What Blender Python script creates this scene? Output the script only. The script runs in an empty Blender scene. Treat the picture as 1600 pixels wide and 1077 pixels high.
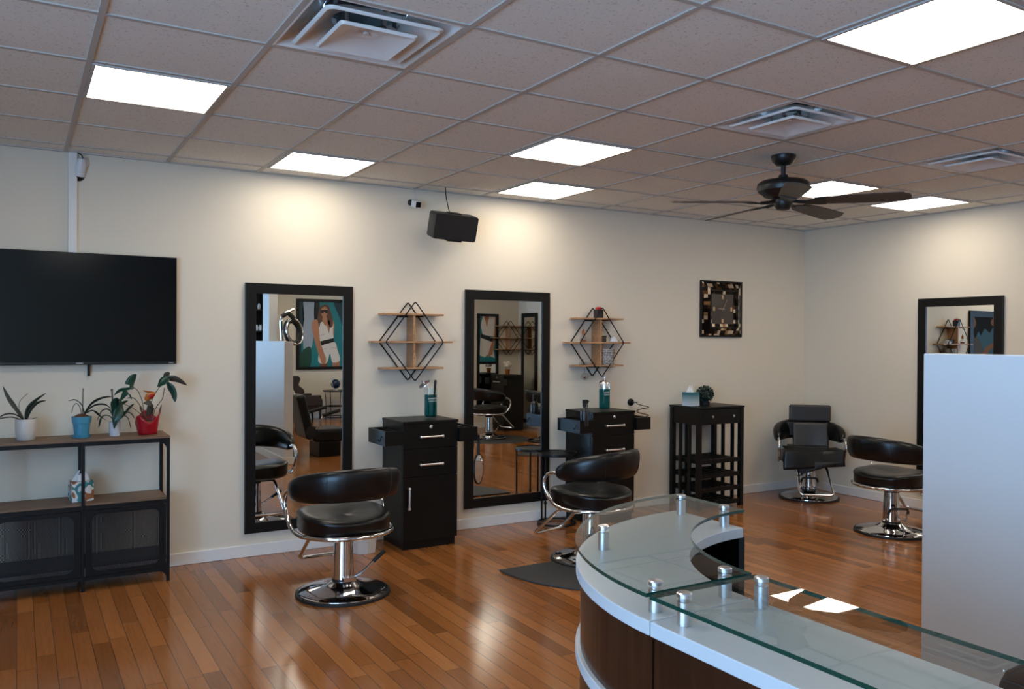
import bpy, bmesh, math, random
from math import sin, cos, pi, sqrt, radians
from mathutils import Vector, Matrix

random.seed(7)
scene = bpy.context.scene
COL = scene.collection

# ------------------------------------------------------------------ room numbers (metres)
H = 2.774            # ceiling height
YW = 6.071           # long wall with the mirrors
XW = 7.314           # short wall on the right
EYE = 1.575
T = 0.61             # ceiling grid
OX, OY = -0.3451, 3.4149

# ------------------------------------------------------------------ materials
MATS = {}

def new_mat(name):
    m = bpy.data.materials.new(name)
    m.use_nodes = True
    nt = m.node_tree
    b = nt.nodes.get('Principled BSDF')
    return m, nt, b

def lin(c):
    if len(c) == 3 and max(c) > 1.0:
        c = [v / 255.0 for v in c]
    return tuple(((v / 12.92) if v <= 0.04045 else ((v + 0.055) / 1.055) ** 2.4) for v in c[:3]) + (1.0,)

def mat(name, rgb, rough=0.5, metal=0.0, spec=0.5, noise=0.0, nscale=40.0, bump=0.0, bscale=200.0, coat=0.0, sheen=0.0):
    m, nt, b = new_mat(name)
    N, L = nt.nodes, nt.links
    c = lin(rgb)
    b.inputs['Base Color'].default_value = c
    b.inputs['Roughness'].default_value = rough
    b.inputs['Metallic'].default_value = metal
    b.inputs['Specular IOR Level'].default_value = spec
    b.inputs['Coat Weight'].default_value = coat
    tc = None
    if noise > 0 or bump > 0:
        tc = N.new('ShaderNodeTexCoord')
    if noise > 0:
        n = N.new('ShaderNodeTexNoise'); n.inputs['Scale'].default_value = nscale; n.inputs['Detail'].default_value = 4
        L.new(tc.outputs['Object'], n.inputs['Vector'])
        mx = N.new('ShaderNodeMixRGB'); mx.blend_type = 'MIX'
        mx.inputs[1].default_value = tuple(v * (1 - noise) for v in c[:3]) + (1,)
        mx.inputs[2].default_value = tuple(min(1, v * (1 + noise)) for v in c[:3]) + (1,)
        L.new(n.outputs['Fac'], mx.inputs[0]); L.new(mx.outputs[0], b.inputs['Base Color'])
    if bump > 0:
        n2 = N.new('ShaderNodeTexNoise'); n2.inputs['Scale'].default_value = bscale; n2.inputs['Detail'].default_value = 3
        L.new(tc.outputs['Object'], n2.inputs['Vector'])
        bp = N.new('ShaderNodeBump'); bp.inputs['Strength'].default_value = bump; bp.inputs['Distance'].default_value = 0.002
        L.new(n2.outputs['Fac'], bp.inputs['Height']); L.new(bp.outputs[0], b.inputs['Normal'])
    MATS[name] = m
    return m

def wood_mat(name, c1, c2, rough=0.45, scale=(2, 30, 30)):
    m, nt, b = new_mat(name)
    N, L = nt.nodes, nt.links
    tc = N.new('ShaderNodeTexCoord'); mp = N.new('ShaderNodeMapping'); mp.inputs['Scale'].default_value = scale
    L.new(tc.outputs['Object'], mp.inputs[0])
    n = N.new('ShaderNodeTexNoise'); n.inputs['Scale'].default_value = 3; n.inputs['Detail'].default_value = 6; n.inputs['Distortion'].default_value = 0.6
    L.new(mp.outputs[0], n.inputs['Vector'])
    r = N.new('ShaderNodeValToRGB')
    r.color_ramp.elements[0].position = 0.3; r.color_ramp.elements[0].color = lin(c1)
    r.color_ramp.elements[1].position = 0.7; r.color_ramp.elements[1].color = lin(c2)
    L.new(n.outputs['Fac'], r.inputs[0]); L.new(r.outputs[0], b.inputs['Base Color'])
    b.inputs['Roughness'].default_value = rough
    MATS[name] = m
    return m

def floor_mat():
    m, nt, b = new_mat('oak_floor')
    N, L = nt.nodes, nt.links
    tc = N.new('ShaderNodeTexCoord'); sp = N.new('ShaderNodeSeparateXYZ')
    L.new(tc.outputs['Object'], sp.inputs[0])
    def mth(op, a, c=None):
        n = N.new('ShaderNodeMath'); n.operation = op
        for i, v in enumerate((a, c)):
            if v is None: continue
            if isinstance(v, (int, float)): n.inputs[i].default_value = v
            else: L.new(v, n.inputs[i])
        return n.outputs[0]
    W, LEN = 0.083, 0.95
    u = mth('DIVIDE', sp.outputs[0], W); cu = mth('FLOOR', u); fu = mth('FRACT', u)
    wn = N.new('ShaderNodeTexWhiteNoise'); wn.noise_dimensions = '1D'; L.new(cu, wn.inputs['W'])
    off = mth('MULTIPLY', wn.outputs['Value'], 7.3)
    v = mth('ADD', mth('DIVIDE', sp.outputs[1], LEN), off); cv = mth('FLOOR', v); fv = mth('FRACT', v)
    cb = N.new('ShaderNodeCombineXYZ'); L.new(cu, cb.inputs[0]); L.new(cv, cb.inputs[1])
    w2 = N.new('ShaderNodeTexWhiteNoise'); w2.noise_dimensions = '2D'; L.new(cb.outputs[0], w2.inputs['Vector'])
    ramp = N.new('ShaderNodeValToRGB')
    e = ramp.color_ramp.elements
    e[0].position = 0.0; e[0].color = lin((122, 74, 34))
    e[1].position = 1.0; e[1].color = lin((174, 112, 60))
    for p, c in ((0.15, (144, 88, 42)), (0.5, (154, 96, 48)), (0.85, (162, 103, 54))):
        k = e.new(p); k.color = lin(c)
    L.new(w2.outputs['Value'], ramp.inputs[0])
    # grain, shifted per plank
    cg = N.new('ShaderNodeCombineXYZ')
    L.new(mth('MULTIPLY', sp.outputs[0], 55.0), cg.inputs[0])
    L.new(mth('ADD', mth('MULTIPLY', sp.outputs[1], 3.2), mth('MULTIPLY', w2.outputs['Value'], 37.0)), cg.inputs[1])
    L.new(mth('MULTIPLY', w2.outputs['Value'], 91.0), cg.inputs[2])
    n = N.new('ShaderNodeTexNoise'); n.inputs['Scale'].default_value = 1.0; n.inputs['Detail'].default_value = 5; n.inputs['Distortion'].default_value = 1.2
    L.new(cg.outputs[0], n.inputs['Vector'])
    gr = N.new('ShaderNodeValToRGB')
    gr.color_ramp.elements[0].position = 0.3; gr.color_ramp.elements[0].color = (0.78, 0.74, 0.70, 1)
    gr.color_ramp.elements[1].position = 0.55; gr.color_ramp.elements[1].color = (1, 1, 1, 1)
    L.new(n.outputs['Fac'], gr.inputs[0])
    mx = N.new('ShaderNodeMixRGB'); mx.blend_type = 'MULTIPLY'; mx.inputs[0].default_value = 0.6
    L.new(ramp.outputs[0], mx.inputs[1]); L.new(gr.outputs[0], mx.inputs[2])
    # joints between planks
    ju = mth('LESS_THAN', mth('MINIMUM', fu, mth('SUBTRACT', 1.0, fu)), 0.018)
    jv = mth('LESS_THAN', mth('MINIMUM', fv, mth('SUBTRACT', 1.0, fv)), 0.0016)
    j = mth('MAXIMUM', ju, jv)
    m2 = N.new('ShaderNodeMixRGB'); m2.blend_type = 'MIX'; m2.inputs[2].default_value = lin((62, 30, 12))
    L.new(mth('MULTIPLY', j, 0.75), m2.inputs[0]); L.new(mx.outputs[0], m2.inputs[1])
    L.new(m2.outputs[0], b.inputs['Base Color'])
    bp = N.new('ShaderNodeBump'); bp.inputs['Strength'].default_value = 0.07; bp.inputs['Distance'].default_value = 0.002
    hgt = mth('SUBTRACT', mth('ADD', mth('MULTIPLY', n.outputs['Fac'], 0.35), mth('MULTIPLY', w2.outputs['Value'], 0.25)), j)
    L.new(hgt, bp.inputs['Height']); L.new(bp.outputs[0], b.inputs['Normal'])
    b.inputs['Roughness'].default_value = 0.16
    b.inputs['Specular IOR Level'].default_value = 0.6
    MATS['oak_floor'] = m

def ceiling_mat():
    m, nt, b = new_mat('ceiling_tile')
    N, L = nt.nodes, nt.links
    tc = N.new('ShaderNodeTexCoord')
    n = N.new('ShaderNodeTexNoise'); n.inputs['Scale'].default_value = 95; n.inputs['Detail'].default_value = 3
    L.new(tc.outputs['Object'], n.inputs['Vector'])
    r = N.new('ShaderNodeValToRGB')
    r.color_ramp.elements[0].position = 0.30; r.color_ramp.elements[0].color = lin((196, 196, 192))
    r.color_ramp.elements[1].position = 0.40; r.color_ramp.elements[1].color = lin((236, 236, 230))
    L.new(n.outputs['Fac'], r.inputs[0]); L.new(r.outputs[0], b.inputs['Base Color'])
    bp = N.new('ShaderNodeBump'); bp.inputs['Strength'].default_value = 0.3; bp.inputs['Distance'].default_value = 0.002
    L.new(n.outputs['Fac'], bp.inputs['Height']); L.new(bp.outputs[0], b.inputs['Normal'])
    b.inputs['Roughness'].default_value = 0.95
    b.inputs['Specular IOR Level'].default_value = 0.1
    MATS['ceiling_tile'] = m

def emit_mat(name, rgb, s):
    m, nt, b = new_mat(name)
    b.inputs['Base Color'].default_value = (0.8, 0.8, 0.8, 1)
    b.inputs['Emission Color'].default_value = tuple(rgb) + (1,)
    b.inputs['Emission Strength'].default_value = s
    MATS[name] = m

def clear_mat(name, tint, ior=1.5, rough=0.0):
    """thin clear pane: lets light through, reflects by Fresnel"""
    m = bpy.data.materials.new(name); m.use_nodes = True
    nt = m.node_tree; N, L = nt.nodes, nt.links
    N.clear()
    out = N.new('ShaderNodeOutputMaterial')
    tr = N.new('ShaderNodeBsdfTransparent'); tr.inputs[0].default_value = tuple(tint) + (1,)
    gl = N.new('ShaderNodeBsdfGlossy'); gl.inputs['Roughness'].default_value = rough
    fr = N.new('ShaderNodeFresnel'); fr.inputs['IOR'].default_value = ior
    mx = N.new('ShaderNodeMixShader')
    # only the outer face of a pane mirrors; from inside the light simply passes
    ge = N.new('ShaderNodeNewGeometry')
    mt = N.new('ShaderNodeMath'); mt.operation = 'MULTIPLY_ADD'; mt.inputs[1].default_value = -1.0; mt.inputs[2].default_value = 1.0
    L.new(ge.outputs['Backfacing'], mt.inputs[0])
    m2 = N.new('ShaderNodeMath'); m2.operation = 'MULTIPLY'
    L.new(fr.outputs[0], m2.inputs[0]); L.new(mt.outputs[0], m2.inputs[1])
    L.new(m2.outputs[0], mx.inputs[0]); L.new(tr.outputs[0], mx.inputs[1]); L.new(gl.outputs[0], mx.inputs[2])
    L.new(mx.outputs[0], out.inputs[0])
    MATS[name] = m

def mosaic_mat():
    m, nt, b = new_mat('mosaic_tiles')
    N, L = nt.nodes, nt.links
    tc = N.new('ShaderNodeTexCoord'); mp = N.new('ShaderNodeMapping'); mp.inputs['Scale'].default_value = (28, 28, 28)
    L.new(tc.outputs['Object'], mp.inputs[0])
    vf = N.new('ShaderNodeVectorMath'); vf.operation = 'FLOOR'; L.new(mp.outputs[0], vf.inputs[0])
    vr = N.new('ShaderNodeVectorMath'); vr.operation = 'FRACTION'; L.new(mp.outputs[0], vr.inputs[0])
    sx = N.new('ShaderNodeSeparateXYZ'); L.new(vf.outputs[0], sx.inputs[0])
    cb = N.new('ShaderNodeCombineXYZ'); L.new(sx.outputs[0], cb.inputs[0]); L.new(sx.outputs[2], cb.inputs[1])
    wn = N.new('ShaderNodeTexWhiteNoise'); wn.noise_dimensions = '2D'; L.new(cb.outputs[0], wn.inputs['Vector'])
    r = N.new('ShaderNodeValToRGB'); r.color_ramp.interpolation = 'CONSTANT'
    e = r.color_ramp.elements
    e[0].position = 0; e[0].color = lin((28, 22, 18))
    e[1].position = 0.5; e[1].color = lin((92, 64, 40))
    for p, c in ((0.62, (170, 128, 88)), (0.72, (40, 32, 26)), (0.82, (225, 205, 182))):
        k = e.new(p); k.color = lin(c)
    L.new(wn.outputs['Value'], r.inputs[0]); L.new(r.outputs[0], b.inputs['Base Color'])
    b.inputs['Roughness'].default_value = 0.1
    b.inputs['Metallic'].default_value = 0.85
    MATS['mosaic_tiles'] = m

def weave_mat(name, a, c):
    m, nt, b = new_mat(name)
    N, L = nt.nodes, nt.links
    tc = N.new('ShaderNodeTexCoord'); w = N.new('ShaderNodeTexWave'); w.inputs['Scale'].default_value = 22; w.inputs['Distortion'].default_value = 6
    w.bands_direction = 'Z'; w.inputs['Detail'].default_value = 2; w.inputs['Detail Scale'].default_value = 6
    L.new(tc.outputs['Object'], w.inputs['Vector'])
    r = N.new('ShaderNodeValToRGB'); r.color_ramp.elements[0].color = lin(a); r.color_ramp.elements[1].color = lin(c)
    r.color_ramp.elements[0].position = 0.35; r.color_ramp.elements[1].position = 0.6
    L.new(w.outputs['Fac'], r.inputs[0]); L.new(r.outputs[0], b.inputs['Base Color'])
    b.inputs['Roughness'].default_value = 0.8
    MATS[name] = m

def patch_mat(name, cols, scale):
    m, nt, b = new_mat(name)
    N, L = nt.nodes, nt.links
    tc = N.new('ShaderNodeTexCoord'); v = N.new('ShaderNodeTexNoise'); v.inputs['Scale'].default_value = scale; v.inputs['Detail'].default_value = 1
    L.new(tc.outputs['Object'], v.inputs['Vector'])
    r = N.new('ShaderNodeValToRGB'); r.color_ramp.interpolation = 'CONSTANT'
    e = r.color_ramp.elements
    n = len(cols)
    e[0].position = 0; e[0].color = lin(cols[0]); e[1].position = 0.36; e[1].color = lin(cols[1])
    for i in range(2, n):
        k = e.new(0.36 + 0.3 * (i - 1) / (n - 1)); k.color = lin(cols[i])
    L.new(v.outputs['Fac'], r.inputs[0]); L.new(r.outputs[0], b.inputs['Base Color'])
    b.inputs['Roughness'].default_value = 0.6
    MATS[name] = m

def ombre_mat(name, lo, hi, z0, z1):
    m, nt, b = new_mat(name)
    N, L = nt.nodes, nt.links
    tc = N.new('ShaderNodeTexCoord'); s = N.new('ShaderNodeSeparateXYZ'); L.new(tc.outputs['Object'], s.inputs[0])
    mr = N.new('ShaderNodeMapRange'); mr.inputs[1].default_value = z0; mr.inputs[2].default_value = z1
    L.new(s.outputs[2], mr.inputs[0])
    r = N.new('ShaderNodeValToRGB'); r.color_ramp.elements[0].color = lin(lo); r.color_ramp.elements[1].color = lin(hi)
    L.new(mr.outputs[0], r.inputs[0]); L.new(r.outputs[0], b.inputs['Base Color'])
    b.inputs['Roughness'].default_value = 0.5
    MATS[name] = m

mat('wall_paint', (222, 212, 194), 0.75, spec=0.25, noise=0.012, nscale=6, bump=0.08, bscale=350)
mat('half_wall_paint', (212, 213, 214), 0.5, spec=0.3, bump=0.05, bscale=300)
mat('white_trim', (226, 224, 220), 0.4)
mat('grid_white', (188, 184, 178), 0.6)
floor_mat(); ceiling_mat()
emit_mat('light_panel', (1.0, 0.91, 0.78), 6.6)
mat('black_leather', (9, 9, 10), 0.3, spec=0.42, bump=0.12, bscale=420)
mat('grey_vinyl', (42, 41, 41), 0.42, bump=0.15, bscale=300)
mat('black_cloth', (20, 21, 24), 0.6, bump=0.2, bscale=350)
mat('chrome', (212, 212, 214), 0.07, metal=1.0)
mat('brushed_steel', (214, 214, 216), 0.3, metal=1.0)
mat('black_rubber', (16, 16, 16), 0.6)
mat('mat_rubber', (52, 51, 51), 0.75, noise=0.1, nscale=60, bump=0.2, bscale=500)
mat('black_laminate', (6, 6, 6), 0.4, spec=0.3, noise=0.1, nscale=30)
mat('black_frame', (10, 10, 10), 0.42, spec=0.3)
mat('black_metal', (8, 8, 9), 0.45, spec=0.3)
mat('fan_black', (20, 19, 18), 0.4)
mat('fan_blade', (66, 54, 46), 0.45)
mat('mirror_glass', (235, 238, 236), 0.0, metal=1.0)
mat('tv_screen', (1, 2, 4), 0.14, spec=0.25)
mat('tv_body', (10, 10, 11), 0.35)
mat('pale_mark', (170, 172, 178), 0.4)
wood_mat('shelf_oak', (150, 108, 74), (196, 152, 110), 0.5, (1.2, 20, 20))
wood_mat('console_wood', (98, 74, 56), (126, 98, 76), 0.5, (1.0, 18, 18))
wood_mat('desk_wood', (32, 14, 7), (50, 25, 12), 0.28, (14, 14, 1.0))
mat('desk_white', (176, 178, 180), 0.35)
mat('desk_black', (5, 5, 5), 0.4, spec=0.3)
clear_mat('desk_glass', (0.90, 0.93, 0.92))
mat('glass_edge', (6, 52, 42), 0.1, spec=0.6)
clear_mat('jar_glass', (0.93, 0.97, 0.97), 1.45)
clear_mat('window_glass', (0.95, 0.97, 0.98), 1.45)
clear_mat('teal_liquid', (0.10, 0.42, 0.47), 1.05)
mat('white_plastic', (214, 216, 218), 0.4)
mat('dark_lens', (6, 7, 9), 0.15)
mat('white_ceramic', (196, 190, 184), 0.35, bump=0.25, bscale=60)
mat('white_pot', (200, 202, 206), 0.3)
mat('blue_pot', (70, 140, 166), 0.35)
mat('soil', (86, 56, 36), 0.9, noise=0.5, nscale=90)
mat('red_wrap', (160, 10, 26), 0.35)
mat('gold_edge', (150, 92, 30), 0.4)
mat('leaf_dark', (26, 40, 32), 0.35, noise=0.4, nscale=14)
mat('leaf_green', (22, 62, 48), 0.35, noise=0.4, nscale=12)
mat('leaf_olive', (70, 66, 54), 0.45, noise=0.3, nscale=14)
mat('stem_brown', (96, 82, 66), 0.6)
mat('flower_orange', (200, 112, 40), 0.4)
mat('flower_red', (178, 22, 24), 0.3)
mat('tissue', (224, 224, 224), 0.8)
patch_mat('tissue_box_print', [(196, 206, 214), (60, 130, 136), (214, 216, 216), (150, 96, 58)], 14)
ombre_mat('tissue_box_ombre', (196, 208, 214), (46, 110, 118), 0.02, 0.11)
mat('speaker_front', (14, 14, 14), 0.6, bump=0.3, bscale=900)
mat('speaker_body', (52, 50, 49), 0.5)
mat('pan_white', (226, 223, 219), 0.35)
mat('duct_metal', (120, 130, 136), 0.4, metal=0.6)
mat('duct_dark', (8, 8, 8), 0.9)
mosaic_mat()
mat('clock_face', (70, 60, 54), 0.2)
mat('clock_mark', (196, 158, 118), 0.4)
mat('clock_hand', (170, 150, 135), 0.3, metal=0.6)
weave_mat('basket_weave', (70, 66, 64), (190, 186, 182))
mat('amber', (150, 82, 30), 0.2)
clear_mat('ornament_glass', (0.86, 0.86, 0.87), 1.4)
mat('dark_box', (54, 50, 46), 0.5)
mat('dark_jar', (34, 34, 36), 0.3)
mat('bin_white', (214, 212, 206), 0.5)
mat('brown_fabric', (44, 32, 28), 0.75, bump=0.3, bscale=400)
mat('globe_blue', (22, 42, 66), 0.15)
mat('cream_petal', (214, 200, 180), 0.6)
mat('skin', (176, 122, 92), 0.6)
mat('skin_dark', (120, 74, 52), 0.6)
mat('hair_brown', (92, 62, 44), 0.6)
mat('hair_black', (24, 18, 16), 0.6)
mat('print_teal', (10, 118, 124), 0.5)
mat('print_dark_teal', (10, 50, 62), 0.5)
mat('print_grey', (150, 162, 176), 0.5)
mat('print_black', (12, 14, 18), 0.5)
mat('print_green', (12, 66, 52), 0.5)
mat('print_white', (214, 208, 202), 0.5)
mat('print_shade', (176, 168, 162), 0.5)
mat('print_blue', (88, 132, 150), 0.5)
mat('print_frame', (52, 84, 98), 0.45)
mat('mesh_grey', (46, 46, 48), 0.5, spec=0.3)
mat('boot_grey', (110, 108, 106), 0.6)

# ------------------------------------------------------------------ mesh building
class MB:
    """collects shapes, becomes ONE mesh"""
    def __init__(s):
        s.v = []; s.f = []; s.mi = []; s.sm = []
    def add(s, vs, fs, mi=0, smooth=False, M=None):
        o = len(s.v)
        for p in vs:
            p = Vector(p)
            if M is not None: p = M @ p
            s.v.append(tuple(p))
        for f in fs:
            s.f.append([o + i for i in f]); s.mi.append(mi); s.sm.append(smooth)
        return s
    def box(s, x0, x1, y0, y1, z0, z1, mi=0, M=None):
        vs = [(x0, y0, z0), (x1, y0, z0), (x1, y1, z0), (x0, y1, z0), (x0, y0, z1), (x1, y0, z1), (x1, y1, z1), (x0, y1, z1)]
        fs = [(3, 2, 1, 0), (4, 5, 6, 7), (0, 1, 5, 4), (1, 2, 6, 5), (2, 3, 7, 6), (3, 0, 4, 7)]
        return s.add(vs, fs, mi, False, M)
    def prism(s, poly, z0, z1, mi=0, mi_side=None, M=None, smooth=False):
        """poly counter-clockwise in xy"""
        n = len(poly)
        vs = [(x, y, z0) for x, y in poly] + [(x, y, z1) for x, y in poly]
        s.add(vs, [tuple(range(n - 1, -1, -1)), tuple(range(n, 2 * n))], mi, False, M)
        s.add(vs, [(i, (i + 1) % n, n + (i + 1) % n, n + i) for i in range(n)], mi if mi_side is None else mi_side, smooth, M)
        return s
    def plate(s, poly, y0, y1, mi=0, M=None):
        """poly given in (x, z), extruded along y"""
        n = len(poly)
        vs = [(x, y0, z) for x, z in poly] + [(x, y1, z) for x, z in poly]
        fs = [tuple(range(n)), tuple(range(2 * n - 1, n - 1, -1))] + [(i, n + i, n + (i + 1) % n, (i + 1) % n) for i in range(n)]
        return s.add(vs, fs, mi, False, M)
    def lathe(s, prof, seg=32, mi=0, M=None, caps=True, smooth=True):
        vs = []; fs = []
        n = len(prof)
        for r, z in prof:
            for k in range(seg):
                a = 2 * pi * k / seg
                vs.append((max(r, 1e-5) * cos(a), max(r, 1e-5) * sin(a), z))
        for i in range(n - 1):
            for k in range(seg):
                k2 = (k + 1) % seg
                fs.append((i * seg + k, i * seg + k2, (i + 1) * seg + k2, (i + 1) * seg + k))
        s.add(vs, fs, mi, smooth, M)
        if caps:
            s.add(vs, [tuple(range(seg - 1, -1, -1)), tuple((n - 1) * seg + k for k in range(seg))], mi, False, M)
        return s
    def tube(s, pts, r, seg=10, mi=0, closed=False, M=None, caps=True):
        pts = [Vector(p) for p in pts]
        n = len(pts)
        rr = r if isinstance(r, (list, tuple)) else [r] * n
        tang = []
        for i in range(n):
            a = pts[(i - 1) % n] if (closed or i > 0) else pts[i]
            b = pts[(i + 1) % n] if (closed or i < n - 1) else pts[i]
            t = (b - a)
            tang.append(t.normalized() if t.length > 1e-9 else Vector((0, 0, 1)))
        up = Vector((0, 0, 1)) if abs(tang[0].z) < 0.9 else Vector((1, 0, 0))
        nrm = (up - tang[0] * up.dot(tang[0])).normalized()
        vs = []; fs = []
        for i in range(n):
            nrm = nrm - tang[i] * nrm.dot(tang[i])
            nrm = nrm.normalized() if nrm.length > 1e-6 else tang[i].orthogonal().normalized()
            bi = tang[i].cross(nrm)
            for k in range(seg):
                a = 2 * pi * k / seg
                vs.append(pts[i] + (nrm * cos(a) + bi * sin(a)) * rr[i])
        m = n if closed else n - 1
        for i in range(m):
            j = (i + 1) % n
            for k in range(seg):
                k2 = (k + 1) % seg
                fs.append((i * seg + k, i * seg + k2, j * seg + k2, j * seg + k))
        s.add(vs, fs, mi, True, M)
        if caps and not closed:
            s.add(vs, [tuple(range(seg - 1, -1, -1)), tuple((n - 1) * seg + k for k in range(seg))], mi, False, M)
        return s
    def sphere(s, c, r, seg=20, rings=12, mi=0, M=None, sc=(1, 1, 1)):
        prof = [(r * sin(pi * i / rings), -r * cos(pi * i / rings)) for i in range(rings + 1)]
        X = Matrix.Translation(c) @ Matrix.Diagonal((sc[0], sc[1], sc[2], 1))
        if M is not None: X = M @ X
        return s.lathe(prof, seg, mi, X, caps=False)
    def grid(s, fn, nu, nv, mi=0, M=None, closed_u=False):
        vs = [fn(i / (nu - 1) if not closed_u else i / nu, j / (nv - 1)) for j in range(nv) for i in range(nu)]
        fs = []
        for j in range(nv - 1):
            for i in range(nu if closed_u else nu - 1):
                i2 = (i + 1) % nu
                fs.append((j * nu + i, j * nu + i2, (j + 1) * nu + i2, (j + 1) * nu + i))
        return s.add(vs, fs, mi, True, M)
    def build(s, name, mats, parent=None, loc=(0, 0, 0), rot=(0, 0, 0), bevel=0, bseg=2, solid=0, subsurf=0, angle=40):
        me = bpy.data.meshes.new(name)
        me.from_pydata(s.v, [], s.f)
        bm = bmesh.new(); bm.from_mesh(me)
        for i, f in enumerate(bm.faces):
            f.material_index = s.mi[i]; f.smooth = s.sm[i]
        bmesh.ops.remove_doubles(bm, verts=bm.verts, dist=1e-5)
        bad = [f for f in bm.faces if f.calc_area() < 1e-12]
        if bad: bmesh.ops.delete(bm, geom=bad, context='FACES')
        if not solid: bmesh.ops.recalc_face_normals(bm, faces=bm.faces)
        for e in bm.edges:
            if len(e.link_faces) == 2 and e.calc_face_angle(0) > radians(angle): e.smooth = False
        bm.to_mesh(me); bm.free()
        if isinstance(mats, str): mats = [mats]
        for m in mats: me.materials.append(MATS[m])
        o = bpy.data.objects.new(name, me); COL.objects.link(o)
        o.location = loc; o.rotation_euler = rot
        if parent is not None: o.parent = parent
        if solid:
            d = o.modifiers.new('thick', 'SOLIDIFY'); d.thickness = solid; d.offset = 0
        if subsurf:
            d = o.modifiers.new('sub', 'SUBSURF'); d.levels = subsurf; d.render_levels = subsurf
        if bevel:
            d = o.modifiers.new('bevel', 'BEVEL'); d.width = bevel; d.segments = bseg; d.limit_method = 'ANGLE'; d.angle_limit = radians(50)
        return o

def tag(o, label=None, cat=None, group=None, kind=None):
    if label: o['label'] = label
    if cat: o['category'] = cat
    if group: o['group'] = group
    if kind: o['kind'] = kind
    return o

def thing(name, label, cat, loc, rz=0.0, group=None, rot=None):
    o = bpy.data.objects.new(name, None); COL.objects.link(o)
    o.empty_display_size = 0.1
    o.location = loc; o.rotation_euler = rot if rot else (0, 0, rz)
    return tag(o, label, cat, group)

def structure(name, mb, mats, **k):
    return tag(mb.build(name, mats, **k), kind='structure')

def copy_thing(root, loc, rz, label, group=None):
    r = root.copy(); COL.objects.link(r); r.location = loc; r.rotation_euler = (0, 0, rz); r['label'] = label
    if group: r['group'] = group
    def rec(src, dst):
        for ch in list(src.children):
            c = ch.copy(); COL.objects.link(c); c.parent = dst
            rec(ch, c)
    rec(root, r)
    return r

def smooth_path(pts, n=8, closed=False):
    """Catmull-Rom through the points"""
    P = [Vector(p) for p in pts]; out = []
    m = len(P)
    rng = range(m) if closed else range(m - 1)
    for i in rng:
        p0 = P[(i - 1) % m] if (closed or i > 0) else P[i]
        p1 = P[i]; p2 = P[(i + 1) % m]
        p3 = P[(i + 2) % m] if (closed or i + 2 < m) else p2
        for k in range(n):
            t = k / n
            out.append(0.5 * ((2 * p1) + (p2 - p0) * t + (2 * p0 - 5 * p1 + 4 * p2 - p3) * t * t + (3 * p1 - p0 - 3 * p2 + p3) * t ** 3))
    if not closed: out.append(P[-1])
    return out

def round_corners(pts, r, n=6, closed=False):
    """polyline with rounded corners"""
    P = [Vector(p) for p in pts]; m = len(P); out = []
    for i in range(m):
        if not closed and i in (0, m - 1):
            out.append(P[i]); continue
        a, b, c = P[(i - 1) % m], P[i], P[(i + 1) % m]
        d1 = (a - b); d2 = (c - b)
        k = min(r, d1.length * 0.49, d2.length * 0.49)
        s, e = b + d1.normalized() * k, b + d2.normalized() * k
        for j in range(n + 1):
            t = j / n
            out.append((1 - t) ** 2 * s + 2 * t * (1 - t) * b + t * t * e)
    return out

def text_mesh(name, body, size, material, parent, loc, rot, extrude=0.0005):
    cu = bpy.data.curves.new(name, 'FONT'); cu.body = body; cu.size = size; cu.extrude = extrude
    cu.align_x = 'CENTER'; cu.align_y = 'CENTER'
    tmp = bpy.data.objects.new(name + '_tmp', cu); COL.objects.link(tmp)
    dg = bpy.context.evaluated_depsgraph_get()
    me = bpy.data.meshes.new_from_object(tmp.evaluated_get(dg))
    bpy.data.objects.remove(tmp)
    me.materials.clear(); me.materials.append(MATS[material])
    o = bpy.data.objects.new(name, me); COL.objects.link(o)
    o.parent = parent; o.location = loc; o.rotation_euler = rot
    return o

# ------------------------------------------------------------------ the room
X0, X1, XR = -3.0, XW, 7.85
YB, YB2 = -3.85, -0.81
XC = 6.3

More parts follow.
